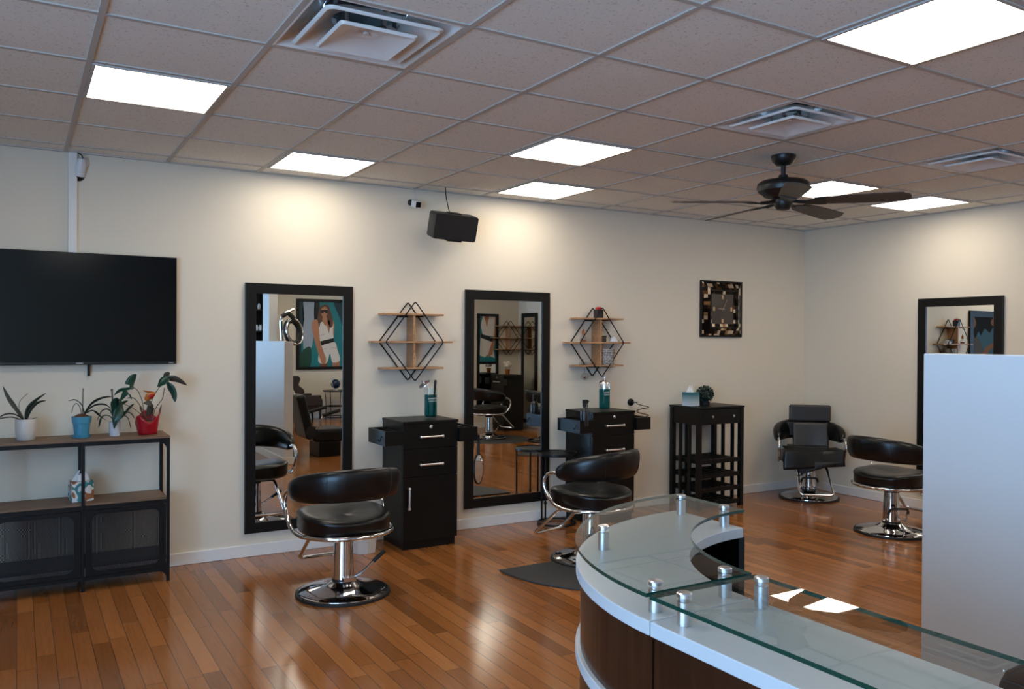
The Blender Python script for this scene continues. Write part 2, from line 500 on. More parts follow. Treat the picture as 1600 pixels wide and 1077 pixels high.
def room():
    t = 0.1
    mb = MB().add([(X0 - t, YB - t, 0), (XR + t, YB - t, 0), (XR + t, YW + t, 0), (X0 - t, YW + t, 0),
                   (X0 - t, YB - t, -0.05), (XR + t, YB - t, -0.05), (XR + t, YW + t, -0.05), (X0 - t, YW + t, -0.05)],
                  [(0, 1, 2, 3), (7, 6, 5, 4), (0, 4, 5, 1), (1, 5, 6, 2), (2, 6, 7, 3), (3, 7, 4, 0)])
    structure('floor', mb, 'oak_floor')
    structure('wall_back', MB().box(X0 - t, XR + t, YW, YW + t, 0, H), 'wall_paint')
    structure('wall_right', MB().box(XW, XW + t, 1.9, YW, 0, H), 'wall_paint')
    structure('wall_right_return', MB().box(XW + t, XR + t, 1.9, 1.9 + t, 0, H), 'wall_paint')
    structure('wall_right_rear', MB().box(XR, XR + t, YB2 - t, 1.9, 0, H), 'wall_paint')
    structure('wall_rear', MB().box(XC, XR, YB2 - t, YB2, 0, H), 'wall_paint')
    structure('wall_rear_return', MB().box(XC, XC + t, YB, YB2 - t, 0, H), 'wall_paint')
    structure('wall_front', MB().box(X0 - t, XC + t, YB - t, YB, 0, H), 'wall_paint')
    # left wall with the shop window
    wy0, wy1, wz0, wz1 = -3.5, 1.2, 0.3, 2.55
    mb = MB().box(X0 - t, X0, YB, wy0, 0, H).box(X0 - t, X0, wy1, YW, 0, H).box(X0 - t, X0, wy0, wy1, 0, wz0).box(X0 - t, X0, wy0, wy1, wz1, H)
    structure('wall_left', mb, 'wall_paint')
    mb = MB()
    for y in (wy0, wy0 + 1.567, wy0 + 3.133, wy1):
        mb.box(X0 - 0.08, X0 - 0.02, max(wy0, y - 0.03), min(wy1, y + 0.03), wz0, wz1)
    for z in (wz0, wz1 - 0.05):
        mb.box(X0 - 0.08, X0 - 0.02, wy0, wy1, z, z + 0.05)
    win = structure('window_1', mb, 'white_trim')
    pane = MB().box(X0 - 0.053, X0 - 0.047, wy0, wy1, wz0, wz1).build('pane', 'window_glass', win)
    # ceiling: tiles with openings for the air diffusers
    holes = {(2, -1), (6, -1), (9, -1)}
    xs = sorted({X0 - t, XR + t} | {OX + i * T for i in range(-4, 14)})
    ys = sorted({YB - t, YW + t} | {OY + j * T for j in range(-11, 5)})
    mb = MB()
    for a, b in zip(xs, xs[1:]):
        for c, d in zip(ys, ys[1:]):
            ij = (round((a - OX) / T, 3), round((c - OY) / T, 3))
            if ij in holes: continue
            mb.add([(a, c, H), (b, c, H), (b, d, H), (a, d, H)], [(3, 2, 1, 0)])
            mb.add([(a, c, H + 0.02), (b, c, H + 0.02), (b, d, H + 0.02), (a, d, H + 0.02)], [(0, 1, 2, 3)])
    ce = structure('ceiling', mb, 'ceiling_tile')
    # T-bar grid
    mb = MB(); w = 0.012
    for i in range(-4, 14):
        x = OX + i * T
        if X0 < x < XR:
            ylo = YB if x < XC else YB2
            yhi = YW if x < XW else 1.9
            mb.box(x - w, x + w, ylo, yhi, H - 0.006, H + 0.002)
    for j in range(-11, 5):
        y = OY + j * T
        if YB < y < YW:
            xhi = XC if y < YB2 else (XR if y < 1.9 else XW)
            mb.box(X0, xhi, y - w, y + w, H - 0.0055, H + 0.002)
    structure('trim_1', mb, 'grid_white')
    # wall angle of the ceiling
    mb = MB().box(X0, XW, YW - 0.022, YW, H - 0.008, H + 0.002).box(XW - 0.022, XW, 1.9, YW - 0.022, H - 0.008, H + 0.002)
    structure('trim_2', mb, 'grid_white')
    # cable conduit on the long wall
    structure('trim_3', MB().box(0.279, 0.331, YW - 0.022, YW, 1.95, H - 0.008), 'white_trim', bevel=0.003)
    # baseboards
    def bb(name, x0, x1, y0, y1):
        structure(name, MB().box(x0, x1, y0, y1, 0, 0.088), 'white_trim', bevel=0.005)
    bb('baseboard_back', X0, XW, YW - 0.014, YW)
    bb('baseboard_right', XW - 0.014, XW, 1.9, YW - 0.014)
    bb('baseboard_right_rear', XR - 0.014, XR, YB2, 1.9)
    bb('baseboard_rear', XC, XR - 0.014, YB2, YB2 + 0.014)
    structure('baseboard_front', MB().box(2.98, XC, YB, YB + 0.03, 0, 0.36), 'white_trim', bevel=0.006)
    # half wall with its column
    structure('wall_half', MB().box(2.85, 2.962, -2.2, 1.827, 0, 1.533), 'half_wall_paint', bevel=0.004)
    structure('wall_column', MB().box(2.85, 2.962, 0.765, 1.09, 1.533, H - 0.008), 'half_wall_paint', bevel=0.004)
    structure('baseboard_half', MB().box(2.962, 2.976, -2.2, 1.841, 0, 0.088).box(2.836, 2.962, 1.827, 1.841, 0, 0.088).box(2.836, 2.85, -2.2, 1.827, 0, 0.088), 'white_trim', bevel=0.004)
room()

# ------------------------------------------------------------------ ceiling lights
def light(i, j, label):
    cx, cy = OX + (i + 0.5) * T, OY + (j + 0.5) * T
    t = thing('ceiling_light', label, 'light', (cx, cy, H - 0.012), 0, 'square ceiling light panels')
    h = T / 2 - 0.013
    MB().box(-h, h, -h, -h + 0.014, 0, 0.012).box(-h, h, h - 0.014, h, 0, 0.012).box(-h, -h + 0.014, -h + 0.014, h - 0.014, 0, 0.012).box(h - 0.014, h, -h + 0.014, h - 0.014, 0, 0.012).build('frame', 'grid_white', t)
    k = h - 0.014
    MB().box(-k, k, -k, k, 0.004, 0.010).build('diffuser_panel', 'light_panel', t)
for i, j, lab in ((1, 1, 'lit ceiling panel above the television, nearest the security camera in the corner'),
                  (3, 3, 'lit ceiling panel close to the wall above the first tall mirror'),
                  (5, 1, 'lit ceiling panel out in the room, second nearest to the black speaker'),
                  (6, 3, 'lit ceiling panel close to the wall, right of the black speaker'),
                  (9, 1, 'lit ceiling panel partly hidden behind the black ceiling fan'),
                  (11, 1, 'lit ceiling panel close to the right wall, beyond the fan blade tip'),
                  (5, -3, 'large lit ceiling panel at the top right, cut by the edge of the photo')):
    light(i, j, lab)
for i, j in ((1, -3), (9, -3), (1, -7), (5, -7), (9, -6), (7, -10), (10, -4), (9, -10)):  # unseen panels, added to light the room and its mirrored rear
    light(i, j, 'lit ceiling panel added out of view to brighten the unseen part of the room')

# ------------------------------------------------------------------ air diffusers
def ring_loft(mb, secs, mi=0):
    """secs: list of (half size, corner radius, z): loft of rounded squares"""
    n = 6; loops = []
    for h, r, z in secs:
        lp = []
        for q, (sx, sy) in enumerate(((1, 1), (-1, 1), (-1, -1), (1, -1))):
            for k in range(n + 1):
                a = q * pi / 2 + k / n * pi / 2
                lp.append((sx * (h - r) + r * cos(a), sy * (h - r) + r * sin(a), z))
        loops.append(lp)
    m = len(loops[0]); vs = [p for lp in loops for p in lp]
    fs = [(i * m + k, i * m + (k + 1) % m, (i + 1) * m + (k + 1) % m, (i + 1) * m + k) for i in range(len(loops) - 1) for k in range(m)]
    mb.add(vs, fs, mi, True)

def diffuser(i, j, label):
    cx, cy = OX + (i + 0.5) * T, OY + (j + 0.5) * T
    t = thing('air_diffuser', label, 'air vent', (cx, cy, H), 0, 'square white air diffusers in the ceiling')
    mb = MB(); h = T / 2
    ring_loft(mb, [(h - 0.010, 0.004, -0.004), (h - 0.022, 0.01, -0.003), (0.262, 0.03, 0.03), (0.215, 0.08, 0.075), (0.165, 0.16, 0.1)])
    mb.build('housing', 'pan_white', t, solid=0.003)
    mb = MB().lathe([(0.16, 0.095), (0.16, 0.30)], 40, caps=False)
    mb.build('duct_collar', 'duct_metal', t, solid=0.003)
    MB().lathe([(0.16, 0.29), (0.0, 0.291)], 40, caps=False).build('duct_light_stop', 'duct_dark', t)  # near-black disc, added so no light leaks in through the duct
    mb = MB()
    ring_loft(mb, [(0.236, 0.03, -0.006), (0.224, 0.03, -0.014), (0.212, 0.03, -0.006), (0.18, 0.05, 0.028), (0.135, 0.134, 0.05)])
    mb.build('outer_cone', 'pan_white', t, solid=0.003)
    mb = MB()
    ring_loft(mb, [(0.158, 0.015, -0.022), (0.150, 0.015, -0.032), (0.138, 0.016, -0.024), (0.075, 0.06, 0.006), (0.06, 0.059, 0.010), (0.001, 0.0009, 0.010)])
    mb.lathe([(0.013, 0.010), (0.011, 0.003), (0.0, 0.001)], 16, 0, caps=False)
    mb.build('inner_cone', 'pan_white', t, solid=0.003)
    for a in range(4):
        M = Matrix.Rotation(a * pi / 2 + 0.4, 4, 'Z')
        MB().box(0.10, 0.16, -0.012, 0.012, 0.066, 0.070, M=M).box(0.157, 0.160, -0.012, 0.012, 0.066, 0.13, M=M).box(0.05, 0.103, -0.01, 0.01, 0.013, 0.017, M=M).box(0.1, 0.103, -0.01, 0.01, 0.013, 0.068, M=M).build('strut', 'brushed_steel', t)
diffuser(2, -1, 'white square air diffuser in the ceiling, the big near one above the first light panels')
diffuser(6, -1, 'white square air diffuser in the ceiling directly above the black fan')
diffuser(9, -1, 'white square air diffuser right of the fan, cut by the edge of the photo')

# ------------------------------------------------------------------ ceiling fan
def fan():
    t = thing('ceiling_fan', 'black five-bladed ceiling fan hanging on a short rod', 'fan', (4.25, 3.70, H))
    MB().lathe([(0.0, 0), (0.078, 0), (0.078, -0.012), (0.07, -0.035), (0.045, -0.062), (0.02, -0.066), (0, -0.066)], 32, caps=False).build('canopy', 'fan_black', t)
    MB().lathe([(0.015, -0.06), (0.015, -0.15)], 16).build('rod', 'fan_black', t)
    MB().lathe([(0, -0.125), (0.028, -0.125), (0.03, -0.142), (0.07, -0.15), (0.08, -0.162), (0.14, -0.165), (0.16, -0.18), (0.166, -0.205), (0.158, -0.232),
                (0.13, -0.25), (0.12, -0.262), (0.085, -0.272), (0.06, -0.285), (0.0, -0.285)], 40, caps=False).build('motor_housing', 'fan_black', t)
    MB().lathe([(0, -0.28), (0.058, -0.28), (0.062, -0.30), (0.055, -0.325), (0.04, -0.348), (0.012, -0.354), (0.0, -0.354)], 32, caps=False).build('switch_cup', 'fan_black', t)
    for k in range(5):
        R = Matrix.Rotation(radians(-132 + 72 * k), 4, 'Z')
        mb = MB()
        mb.tube([(0.055, 0, -0.295), (0.10, 0, -0.305), (0.15, 0, -0.31)], 0.011, 8, M=R)
        mb.prism([(0.14, -0.02), (0.2, -0.045), (0.26, -0.05), (0.26, 0.05), (0.2, 0.045), (0.14, 0.02)], -0.004, 0.004,
                 M=R @ Matrix.Translation((0, 0, -0.311)) @ Matrix.Rotation(radians(-12), 4, 'X'))
        br = mb.build('blade_arm', 'fan_black', t)
        out = []
        pr = [(0.20, 0.052), (0.30, 0.062), (0.45, 0.070), (0.60, 0.074), (0.70, 0.074), (0.712, 0.070), (0.722, 0.052), (0.738, 0.046), (0.75, 0.03), (0.752, 0)]
        poly = [(x, -w) for x, w in pr] + [(x, w) for x, w in reversed(pr[:-1])]
        MB().prism(poly, -0.003, 0.003, M=R @ Matrix.Translation((0, 0, -0.299)) @ Matrix.Rotation(radians(1.5), 4, 'Y') @ Matrix.Rotation(radians(-12), 4, 'X')).build('blade', 'fan_blade', t, bevel=0.0015)
fan()

# ------------------------------------------------------------------ television
def television():
    x0, x1, z0, z1 = -0.36, 0.932, 1.394, 2.118
    cx, cz = (x0 + x1) / 2, (z0 + z1) / 2
    t = thing('television', 'large flat black television on the wall above the console table', 'television', (cx, YW - 0.06, cz))
    w, h = (x1 - x0) / 2, (z1 - z0) / 2
    MB().box(-w, w, 0, 0.03, -h, h).build('cabinet', 'tv_body', t, bevel=0.004)
    MB().box(-w + 0.006, w - 0.006, -0.0015, 0.002, -h + 0.018, h - 0.006).build('screen', 'tv_screen', t)
    MB().box(-0.3, 0.3, 0.03, 0.0595, -0.2, 0.2).build('wall_mount', 'black_metal', t)
    MB().box(0.40 - cx - 0.008, 0.40 - cx + 0.008, 0.03, 0.045, -h - 0.075, -h + 0.1).build('mount_strap', 'black_metal', t)
    MB().box(0.325 - cx, 0.365 - cx, -0.003, 0.001, -h + 0.006, -h + 0.013).build('badge', 'pale_mark', t)
    MB().box(w - 0.05, w - 0.02, -0.003, 0.001, -h + 0.007, -h + 0.011).build('sticker', 'pale_mark', t)
television()

# ------------------------------------------------------------------ console table
def console():
    xl, xr, xm = -0.16, 0.85, 0.35
    yf, yb = 5.72, 6.052
    t = thing('console_table', 'long console table with brown boards and black metal mesh doors under the television', 'table', ((xl + xr) / 2, (yf + yb) / 2, 0))
    ox, oy = (xl + xr) / 2, (yf + yb) / 2
    def bx(mb, a, b, c, d, e, f): mb.box(a - ox, b - ox, c - oy, d - oy, e, f)
    mb = MB(); bx(mb, xl, xr, yf, yb, 0.925, 0.94); mb.build('top_board', 'console_wood', t, bevel=0.002)
    mb = MB(); bx(mb, xl + 0.018, xr - 0.018, yf + 0.018, yb - 0.004, 0.527, 0.541); mb.build('shelf_board', 'console_wood', t, bevel=0.002)
    mb = MB(); bx(mb, xl + 0.018, xr - 0.018, yf + 0.03, yb - 0.004, 0.15, 0.162); mb.build('bottom_shelf', 'black_metal', t)
    s = 0.02
    for y in (yf, yb - s):
        for x in (xl, xm - s / 2, xr - s):
            mb = MB(); bx(mb, x, x + s, y, y + s, 0, 0.925); mb.build('post', 'black_metal', t, bevel=0.002)
    for y in (yf, yb - s):
        for a, b in ((xl + s, xm - s / 2), (xm + s / 2, xr - s)):
            for z0, z1 in ((0.9, 0.925), (0.503, 0.527), (0.068, 0.09)):
                mb = MB(); bx(mb, a, b, y + 0.002, y + s - 0.002, z0, z1); mb.build('rail', 'black_metal', t)
    for x in (xl, xr - s):
        for z0, z1 in ((0.9, 0.925), (0.503, 0.527), (0.068, 0.09)):
            mb = MB(); bx(mb, x + 0.002, x + s - 0.002, yf + s, yb - s, z0, z1); mb.build('side_rail', 'black_metal', t)
    # curved corner gussets
    def gusset(x, z, sx, sz, r=0.05):
        mb = MB()
        pts = [(0, 0), (r, 0)] + [(r - r * sin(a), r - r * cos(a)) for a in [k * pi / 16 for k in range(1, 8)]] + [(0, r)]
        poly = [(x - ox + sx * p, z + sz * q) for p, q in pts]
        mb.plate(poly, yf - oy + 0.004, yf - oy + 0.012)
        mb.build('corner_gusset', 'black_metal', t)
    for x, sx in ((xl + s, 1), (xr - s, -1)):
        gusset(x, 0.90, sx, -1); gusset(x, 0.068, sx, -1)
    # mesh doors
    for a, b in ((xl + s + 0.003, xm - s / 2 - 0.003), (xm + s / 2 + 0.003, xr - s - 0.003)):
        z0, z1 = 0.093, 0.50
        fr = 0.036
        mb = MB()
        bx(mb, a, b, yf + 0.001, yf + 0.015, z1 - fr * 0.7, z1); bx(mb, a, b, yf + 0.001, yf + 0.015, z0, z0 + fr * 0.7)
        bx(mb, a, a + fr, yf + 0.001, yf + 0.015, z0 + fr * 0.7, z1 - fr * 0.7); bx(mb, b - fr, b, yf + 0.001, yf + 0.015, z0 + fr * 0.7, z1 - fr * 0.7)
        r = 0.045
        for xx, sx in ((a + fr, 1), (b - fr, -1)):
            for zz, sz in ((z0 + fr * 0.7, 1), (z1 - fr * 0.7, -1)):
                pts = [(0, 0), (r, 0)] + [(r - r * sin(q), r - r * cos(q)) for q in [k * pi / 16 for k in range(1, 8)]] + [(0, r)]
                mb.plate([(xx - ox + sx * p, zz + sz * q) for p, q in pts], yf - oy + 0.002, yf - oy + 0.014)
        d = mb.build('mesh_door', 'black_metal', t)
        mb = MB()
        A, B, Z0, Z1 = a + fr - 0.004 - ox, b - fr + 0.004 - ox, z0 + 0.02, z1 - 0.02
        p, wd, y = 0.0105, 0.0019, yf + 0.009 - oy
        k = A - (Z1 - Z0) * 2
        while k < B:
            for sgn in (1, -1):
                # line of slope 0.55 through the panel, clipped
                sl = 0.55
                xa, xb = max(A, k), min(B, k + (Z1 - Z0) / sl)
                if xb - xa > 0.004:
                    za, zb = (xa - k) * sl, (xb - k) * sl
                    if sgn < 0: za, zb = (Z1 - Z0) - za, (Z1 - Z0) - zb
                    mb.plate([(xa, Z0 + za - wd), (xb, Z0 + zb - wd), (xb, Z0 + zb + wd), (xa, Z0 + za + wd)], y - 0.0006, y + 0.0006)
            k += p / 0.55 * 0.75
        mb.build('mesh_screen', 'mesh_grey', d)
console()

# ------------------------------------------------------------------ plants on the console
def leaf_into(mb, pts, w, mi=0, twist=0.0, fold=0.25, tipw=0.0, peak=0.45):
    """curved leaf blade along the points"""
    P = smooth_path(pts, 6)
    n = len(P); vs = []; 
    for i, p in enumerate(P):
        t = i / (n - 1)
        tan = (P[min(i + 1, n - 1)] - P[max(i - 1, 0)]).normalized()
        side = tan.cross(Vector((0, 0, 1)))
        if side.length < 0.05: side = Vector((1, 0, 0))
        side = side.normalized()
        nrm = side.cross(tan).normalized()
        a = twist
        sd = side * cos(a) + nrm * sin(a); nn = nrm * cos(a) - side * sin(a)
        if t < peak: f = (t / peak) ** 0.7 * 0.85 + 0.15
        else: f = max(0.02, (1 - ((t - peak) / (1 - peak)) ** 1.8))
        hw = w * f * 0.5
        vs += [p - sd * hw + nn * hw * fold, p - sd * hw * 0.5 + nn * hw * fold * 0.3, p, p + sd * hw * 0.5 + nn * hw * fold * 0.3, p + sd * hw + nn * hw * fold]
    fs = [(i * 5 + k, i * 5 + k + 1, (i + 1) * 5 + k + 1, (i + 1) * 5 + k) for i in range(n - 1) for k in range(4)]
    mb.add(vs, fs, mi, True)

def plants():
    zt = 0.94
    # white textured pot
    t = thing('potted_orchid', 'long-leaved plant in a white textured ceramic pot at the left end of the console', 'plant', (0.045, 5.88, zt))
    MB().lathe([(0, 0), (0.045, 0), (0.05, 0.006), (0.056, 0.05), (0.059, 0.125), (0.057, 0.13), (0.053, 0.128), (0.05, 0.105), (0.0, 0.105)], 32, caps=False).build('pot', 'white_ceramic', t)
    MB().lathe([(0.0, 0.112), (0.03, 0.114), (0.052, 0.108)], 24, caps=False).build('soil', 'soil', t)
    mb = MB()
    leaf_into(mb, [(0, 0, 0.10), (-0.05, -0.01, 0.19), (-0.09, -0.01, 0.26), (-0.12, 0, 0.335)], 0.028, twist=1.1)
    leaf_into(mb, [(0, 0, 0.11), (-0.06, -0.02, 0.16), (-0.12, -0.03, 0.155), (-0.18, -0.04, 0.10)], 0.045)
    leaf_into(mb, [(0, 0, 0.11), (-0.07, 0.01, 0.14), (-0.15, 0.02, 0.13), (-0.2, 0.02, 0.11)], 0.035)
    leaf_into(mb, [(0, 0, 0.11), (0.01, 0, 0.18), (0.05, 0, 0.235), (0.11, 0.01, 0.285)], 0.035, twist=0.8)
    leaf_into(mb, [(0, 0.01, 0.11), (0.02, 0.01, 0.165), (0.06, 0.02, 0.22), (0.11, 0.02, 0.238)], 0.03, twist=0.8)
    leaf_into(mb, [(0.02, 0, 0.11), (0.04, -0.02, 0.13), (0.06, -0.03, 0.14)], 0.012)
    mb.build('foliage', 'leaf_dark', t, solid=0.002)
    MB().tube(smooth_path([(-0.005, 0, 0.11), (-0.02, 0, 0.16), (-0.035, 0, 0.19), (-0.03, 0, 0.24), (0.01, 0, 0.285)], 5), 0.0016, 6).build('flower_stalk', 'stem_brown', t)
    # blue pot
    t = thing('potted_orchid', 'long-leaved plant in a light blue flower pot with a saucer, on the console', 'plant', (0.35, 5.88, zt))
    MB().lathe([(0, 0.012), (0.042, 0.012), (0.05, 0.085), (0.0505, 0.088), (0.054, 0.09), (0.058, 0.132), (0.054, 0.132), (0.05, 0.112), (0, 0.112)], 32, caps=False).build('pot', 'blue_pot', t)
    MB().lathe([(0, 0), (0.05, 0), (0.055, 0.018), (0.051, 0.018), (0.046, 0.011), (0, 0.011)], 32, caps=False).build('saucer', 'blue_pot', t)
    MB().lathe([(0.0, 0.15), (0.02, 0.147), (0.04, 0.135), (0.052, 0.125)], 24, caps=False).build('soil', 'soil', t)
    mb = MB()
    leaf_into(mb, [(0.015, 0, 0.14), (0.0, 0, 0.2), (-0.035, -0.01, 0.235), (-0.075, -0.01, 0.232)], 0.032, twist=0.2)
    leaf_into(mb, [(0.015, 0, 0.15), (0.06, 0, 0.21), (0.12, 0.0, 0.243), (0.175, 0.01, 0.25)], 0.036, twist=0.5)
    leaf_into(mb, [(0.015, 0, 0.15), (0.07, -0.01, 0.195), (0.13, -0.01, 0.2), (0.17, -0.02, 0.17)], 0.04, twist=0.3)
    leaf_into(mb, [(0.015, 0, 0.145), (0.06, -0.02, 0.165), (0.1, -0.02, 0.13), (0.135, -0.03, 0.105)], 0.034, twist=0.3)
    mb.build('foliage', 'leaf_dark', t, solid=0.002)
    mb = MB().tube([(0.005, 0, 0.14), (0.008, 0, 0.31)], 0.003, 6).tube(smooth_path([(0, 0, 0.14), (-0.01, 0, 0.19), (-0.03, 0, 0.215), (-0.048, 0, 0.195), (-0.055, 0, 0.155)], 5), 0.0022, 6)
    mb.build('stake', 'stem_brown', t)
    # small white pot
    t = thing('potted_orchid', 'dark leafy plant drooping over a small plain white pot, beside the red pot', 'plant', (0.54, 5.88, zt))
    MB().lathe([(0, 0), (0.032, 0), (0.036, 0.09), (0.033, 0.09), (0.03, 0.075), (0, 0.075)], 28, caps=False).build('pot', 'white_pot', t)
    MB().lathe([(0.0, 0.085), (0.034, 0.08)], 20, caps=False).build('soil', 'soil', t)
    mb = MB()
    leaf_into(mb, [(0, -0.02, 0.09), (-0.005, -0.06, 0.2), (0.015, -0.08, 0.24), (0.03, -0.09, 0.2)], 0.06, twist=0.2)
    leaf_into(mb, [(0.03, -0.05, 0.23), (0.02, -0.07, 0.17), (0.0, -0.075, 0.11), (-0.01, -0.07, 0.05)], 0.06, twist=1.3, peak=0.4)
    leaf_into(mb, [(0, 0, 0.09), (-0.04, -0.01, 0.13), (-0.075, -0.01, 0.12), (-0.095, -0.02, 0.055)], 0.035)
    leaf_into(mb, [(0, 0, 0.09), (-0.03, 0.01, 0.16), (-0.07, 0.02, 0.16), (-0.1, 0.02, 0.1)], 0.05)
    leaf_into(mb, [(0, 0, 0.09), (0.05, 0, 0.145), (0.09, 0, 0.14), (0.115, -0.01, 0.105)], 0.034)
    leaf_into(mb, [(0, 0, 0.09), (0.03, -0.02, 0.125), (0.07, -0.03, 0.115), (0.09, -0.03, 0.045)], 0.03)
    leaf_into(mb, [(0, 0, 0.09), (0.05, 0.01, 0.12), (0.09, 0.02, 0.17), (0.115, 0.02, 0.2)], 0.05, twist=0.6)
    leaf_into(mb, [(0, 0, 0.09), (0.02, 0.02, 0.16), (0.05, 0.03, 0.2), (0.08, 0.03, 0.22)], 0.05, twist=0.7)
    mb.build('foliage', 'leaf_green', t, solid=0.002)
    mb = MB().tube([(-0.005, 0, 0.08), (-0.012, 0, 0.2), (-0.018, 0, 0.30)], 0.005, 6)
    mb.sphere((-0.018, 0, 0.295), 0.008, 8, 6)
    mb.build('stake', 'stem_brown', t)
    # red pot
    t = thing('potted_anthurium', 'tall anthurium with one orange flower in a bright red wrapped pot at the console end', 'plant', (0.735, 5.88, zt))
    def red(u, v):
        a = 2 * pi * u
        r = 0.055 + 0.02 * v
        top = 0.115 + 0.03 * cos(3 * a + 1.2) + 0.02 * cos(a - 0.4)
        c, s_ = cos(a), sin(a)
        k = (abs(c) ** 3 + abs(s_) ** 3) ** (-1 / 3)
        return (r * k * c, r * k * s_, 0.001 + v * top)
    MB().grid(red, 40, 8, closed_u=True).build('pot_wrap', ['red_wrap'], t, solid=0.002)
    MB().lathe([(0, 0.0005), (0.05, 0.0005), (0.06, 0.08), (0.0, 0.085)], 24, caps=False).build('pot', 'gold_edge', t)
    stems = MB(); lv = MB(); ol = MB(); fl = MB(); fr = MB()
    def st(p, r=0.0025): stems.tube(smooth_path(p, 6), r, 6)
    st([(-0.02, 0, 0.08), (-0.03, 0, 0.2), (-0.06, 0, 0.285), (-0.095, 0, 0.31)])
    leaf_into(lv, [(-0.085, 0, 0.305), (-0.11, -0.01, 0.32), (-0.09, -0.01, 0.37), (-0.07, -0.01, 0.395)], 0.06, twist=1.2)
    leaf_into(lv, [(-0.09, 0, 0.305), (-0.13, -0.01, 0.295), (-0.17, -0.01, 0.285), (-0.2, -0.01, 0.26)], 0.045, twist=0.4)
    st([(0.0, 0, 0.08), (0.02, 0, 0.2), (0.06, 0, 0.29), (0.11, 0, 0.34)])
    st([(0.02, 0, 0.08), (0.05, 0, 0.17), (0.09, 0, 0.23), (0.1, 0, 0.3)])
    leaf_into(ol, [(0.1, 0, 0.35), (0.13, -0.01, 0.36), (0.18, -0.02, 0.35), (0.24, -0.02, 0.315)], 0.055, twist=0.9)
    leaf_into(lv, [(0.1, 0, 0.35), (0.12, -0.02, 0.32), (0.15, -0.03, 0.27), (0.165, -0.03, 0.205)], 0.06, twist=1.0)
    leaf_into(lv, [(0.13, 0, 0.375), (0.11, -0.02, 0.36), (0.08, -0.03, 0.33), (0.055, -0.03, 0.31)], 0.06, twist=0.7)
    leaf_into(ol, [(0.1, 0.01, 0.33), (0.12, -0.01, 0.385), (0.135, -0.01, 0.395)], 0.05, twist=1.0)
    st([(0.0, 0, 0.08), (-0.03, 0, 0.16), (-0.08, 0, 0.235), (-0.12, 0, 0.24)])
    leaf_into(lv, [(-0.1, 0, 0.23), (-0.12, -0.02, 0.27), (-0.135, -0.03, 0.27), (-0.17, -0.04, 0.22)], 0.055, twist=0.6)
    st([(-0.01, 0, 0.08), (-0.04, 0, 0.13), (-0.1, -0.01, 0.18), (-0.16, -0.02, 0.21)], 0.002)
    leaf_into(ol, [(0.0, 0, 0.12), (0.01, -0.02, 0.16), (0.005, -0.03, 0.2), (-0.03, -0.03, 0.205)], 0.06, twist=0.9)
    leaf_into(ol, [(0.03, 0, 0.12), (0.02, -0.02, 0.17), (0.01, -0.02, 0.21)], 0.04, twist=1.2)
    leaf_into(ol, [(-0.02, 0, 0.1), (-0.04, -0.02, 0.15), (-0.05, -0.02, 0.19)], 0.014, twist=1.2)
    leaf_into(fl, [(-0.03, -0.02, 0.285), (0.0, -0.03, 0.275), (0.03, -0.035, 0.27), (0.045, -0.04, 0.272)], 0.03, twist=0.6)
    leaf_into(fl, [(-0.02, -0.02, 0.225), (-0.005, -0.035, 0.24), (0.02, -0.04, 0.255), (0.04, -0.045, 0.268)], 0.05, twist=1.2)
    leaf_into(fr, [(0.0, -0.05, 0.24), (0.015, -0.055, 0.25), (0.035, -0.055, 0.262)], 0.026, twist=1.3)
    leaf_into(ol, [(0.07, 0, 0.12), (0.075, 0, 0.15), (0.085, 0, 0.19)], 0.014, twist=1.2)
    stems.build('stem', 'stem_brown', t)
    lv.build('foliage', 'leaf_green', t, solid=0.0018); ol.build('foliage', 'leaf_olive', t, solid=0.0018)
    f = fl.build('flower', 'flower_orange', t, solid=0.0015); fr.build('spadix', 'flower_red', f, solid=0.004)
plants()

def tissue_shape(mb, z, s=1.0, seed=1):
    rnd = random.Random(seed)
    def fn(u, v):
        a = 2 * pi * u
        r = (0.028 * (1 - v) + 0.012 + 0.012 * sin(3 * a + 2 * v) * (1 - v * 0.3)) * s
        return (r * cos(a) * 1.2, r * sin(a) * 0.6, z + s * v * (0.055 + 0.015 * cos(2 * a + 1)))
    mb.grid(fn, 18, 7, closed_u=True)

t = thing('tissue_box', 'printed square tissue box standing on the middle board of the console', 'tissue box', (0.347, 5.885, 0.541), 0.15)
MB().box(-0.062, 0.062, -0.062, 0.062, 0, 0.125).build('carton', 'tissue_box_print', t, bevel=0.003)
mb = MB(); tissue_shape(mb, 0.12, 1.0); mb.build('tissue', 'tissue', t)

# ------------------------------------------------------------------ tall mirrors
def tall_mirror(name, loc, rot, w, h, fw, label, tilt=0.0):
    """face towards local -y, back on local y = 0"""
    t = thing(name, label, 'mirror', loc, rot=(tilt, 0, rot), group='tall black-framed mirrors')
    mb = MB(); d0, d1 = -0.03, -0.004
    a = w / 2
    # mitred frame
    outer = [(-a, 0), (a, 0), (a, h), (-a, h)]; inner = [(-a + fw, fw), (a - fw, fw), (a - fw, h - fw), (-a + fw, h - fw)]
    for i in range(4):
        j = (i + 1) % 4
        mb.plate([outer[i], outer[j], inner[j], inner[i]], d0, d1)
    mb.build('frame', 'black_frame', t, bevel=0.003)
    MB().box(-a + fw - 0.006, a - fw + 0.006, -0.018, -0.006, fw - 0.006, h - fw + 0.006).build('glass', 'mirror_glass', t)
    return t
tall_mirror('wall_mirror', (1.797, YW, 0.17), 0, 0.80, 1.80, 0.075, 'tall black-framed mirror behind the nearest chair, left of the first station, reflecting the half wall')
tall_mirror('wall_mirror', (3.585, YW, 0.17), 0, 0.83, 1.815, 0.08, 'tall black-framed mirror between the two black stations, reflecting a side table')
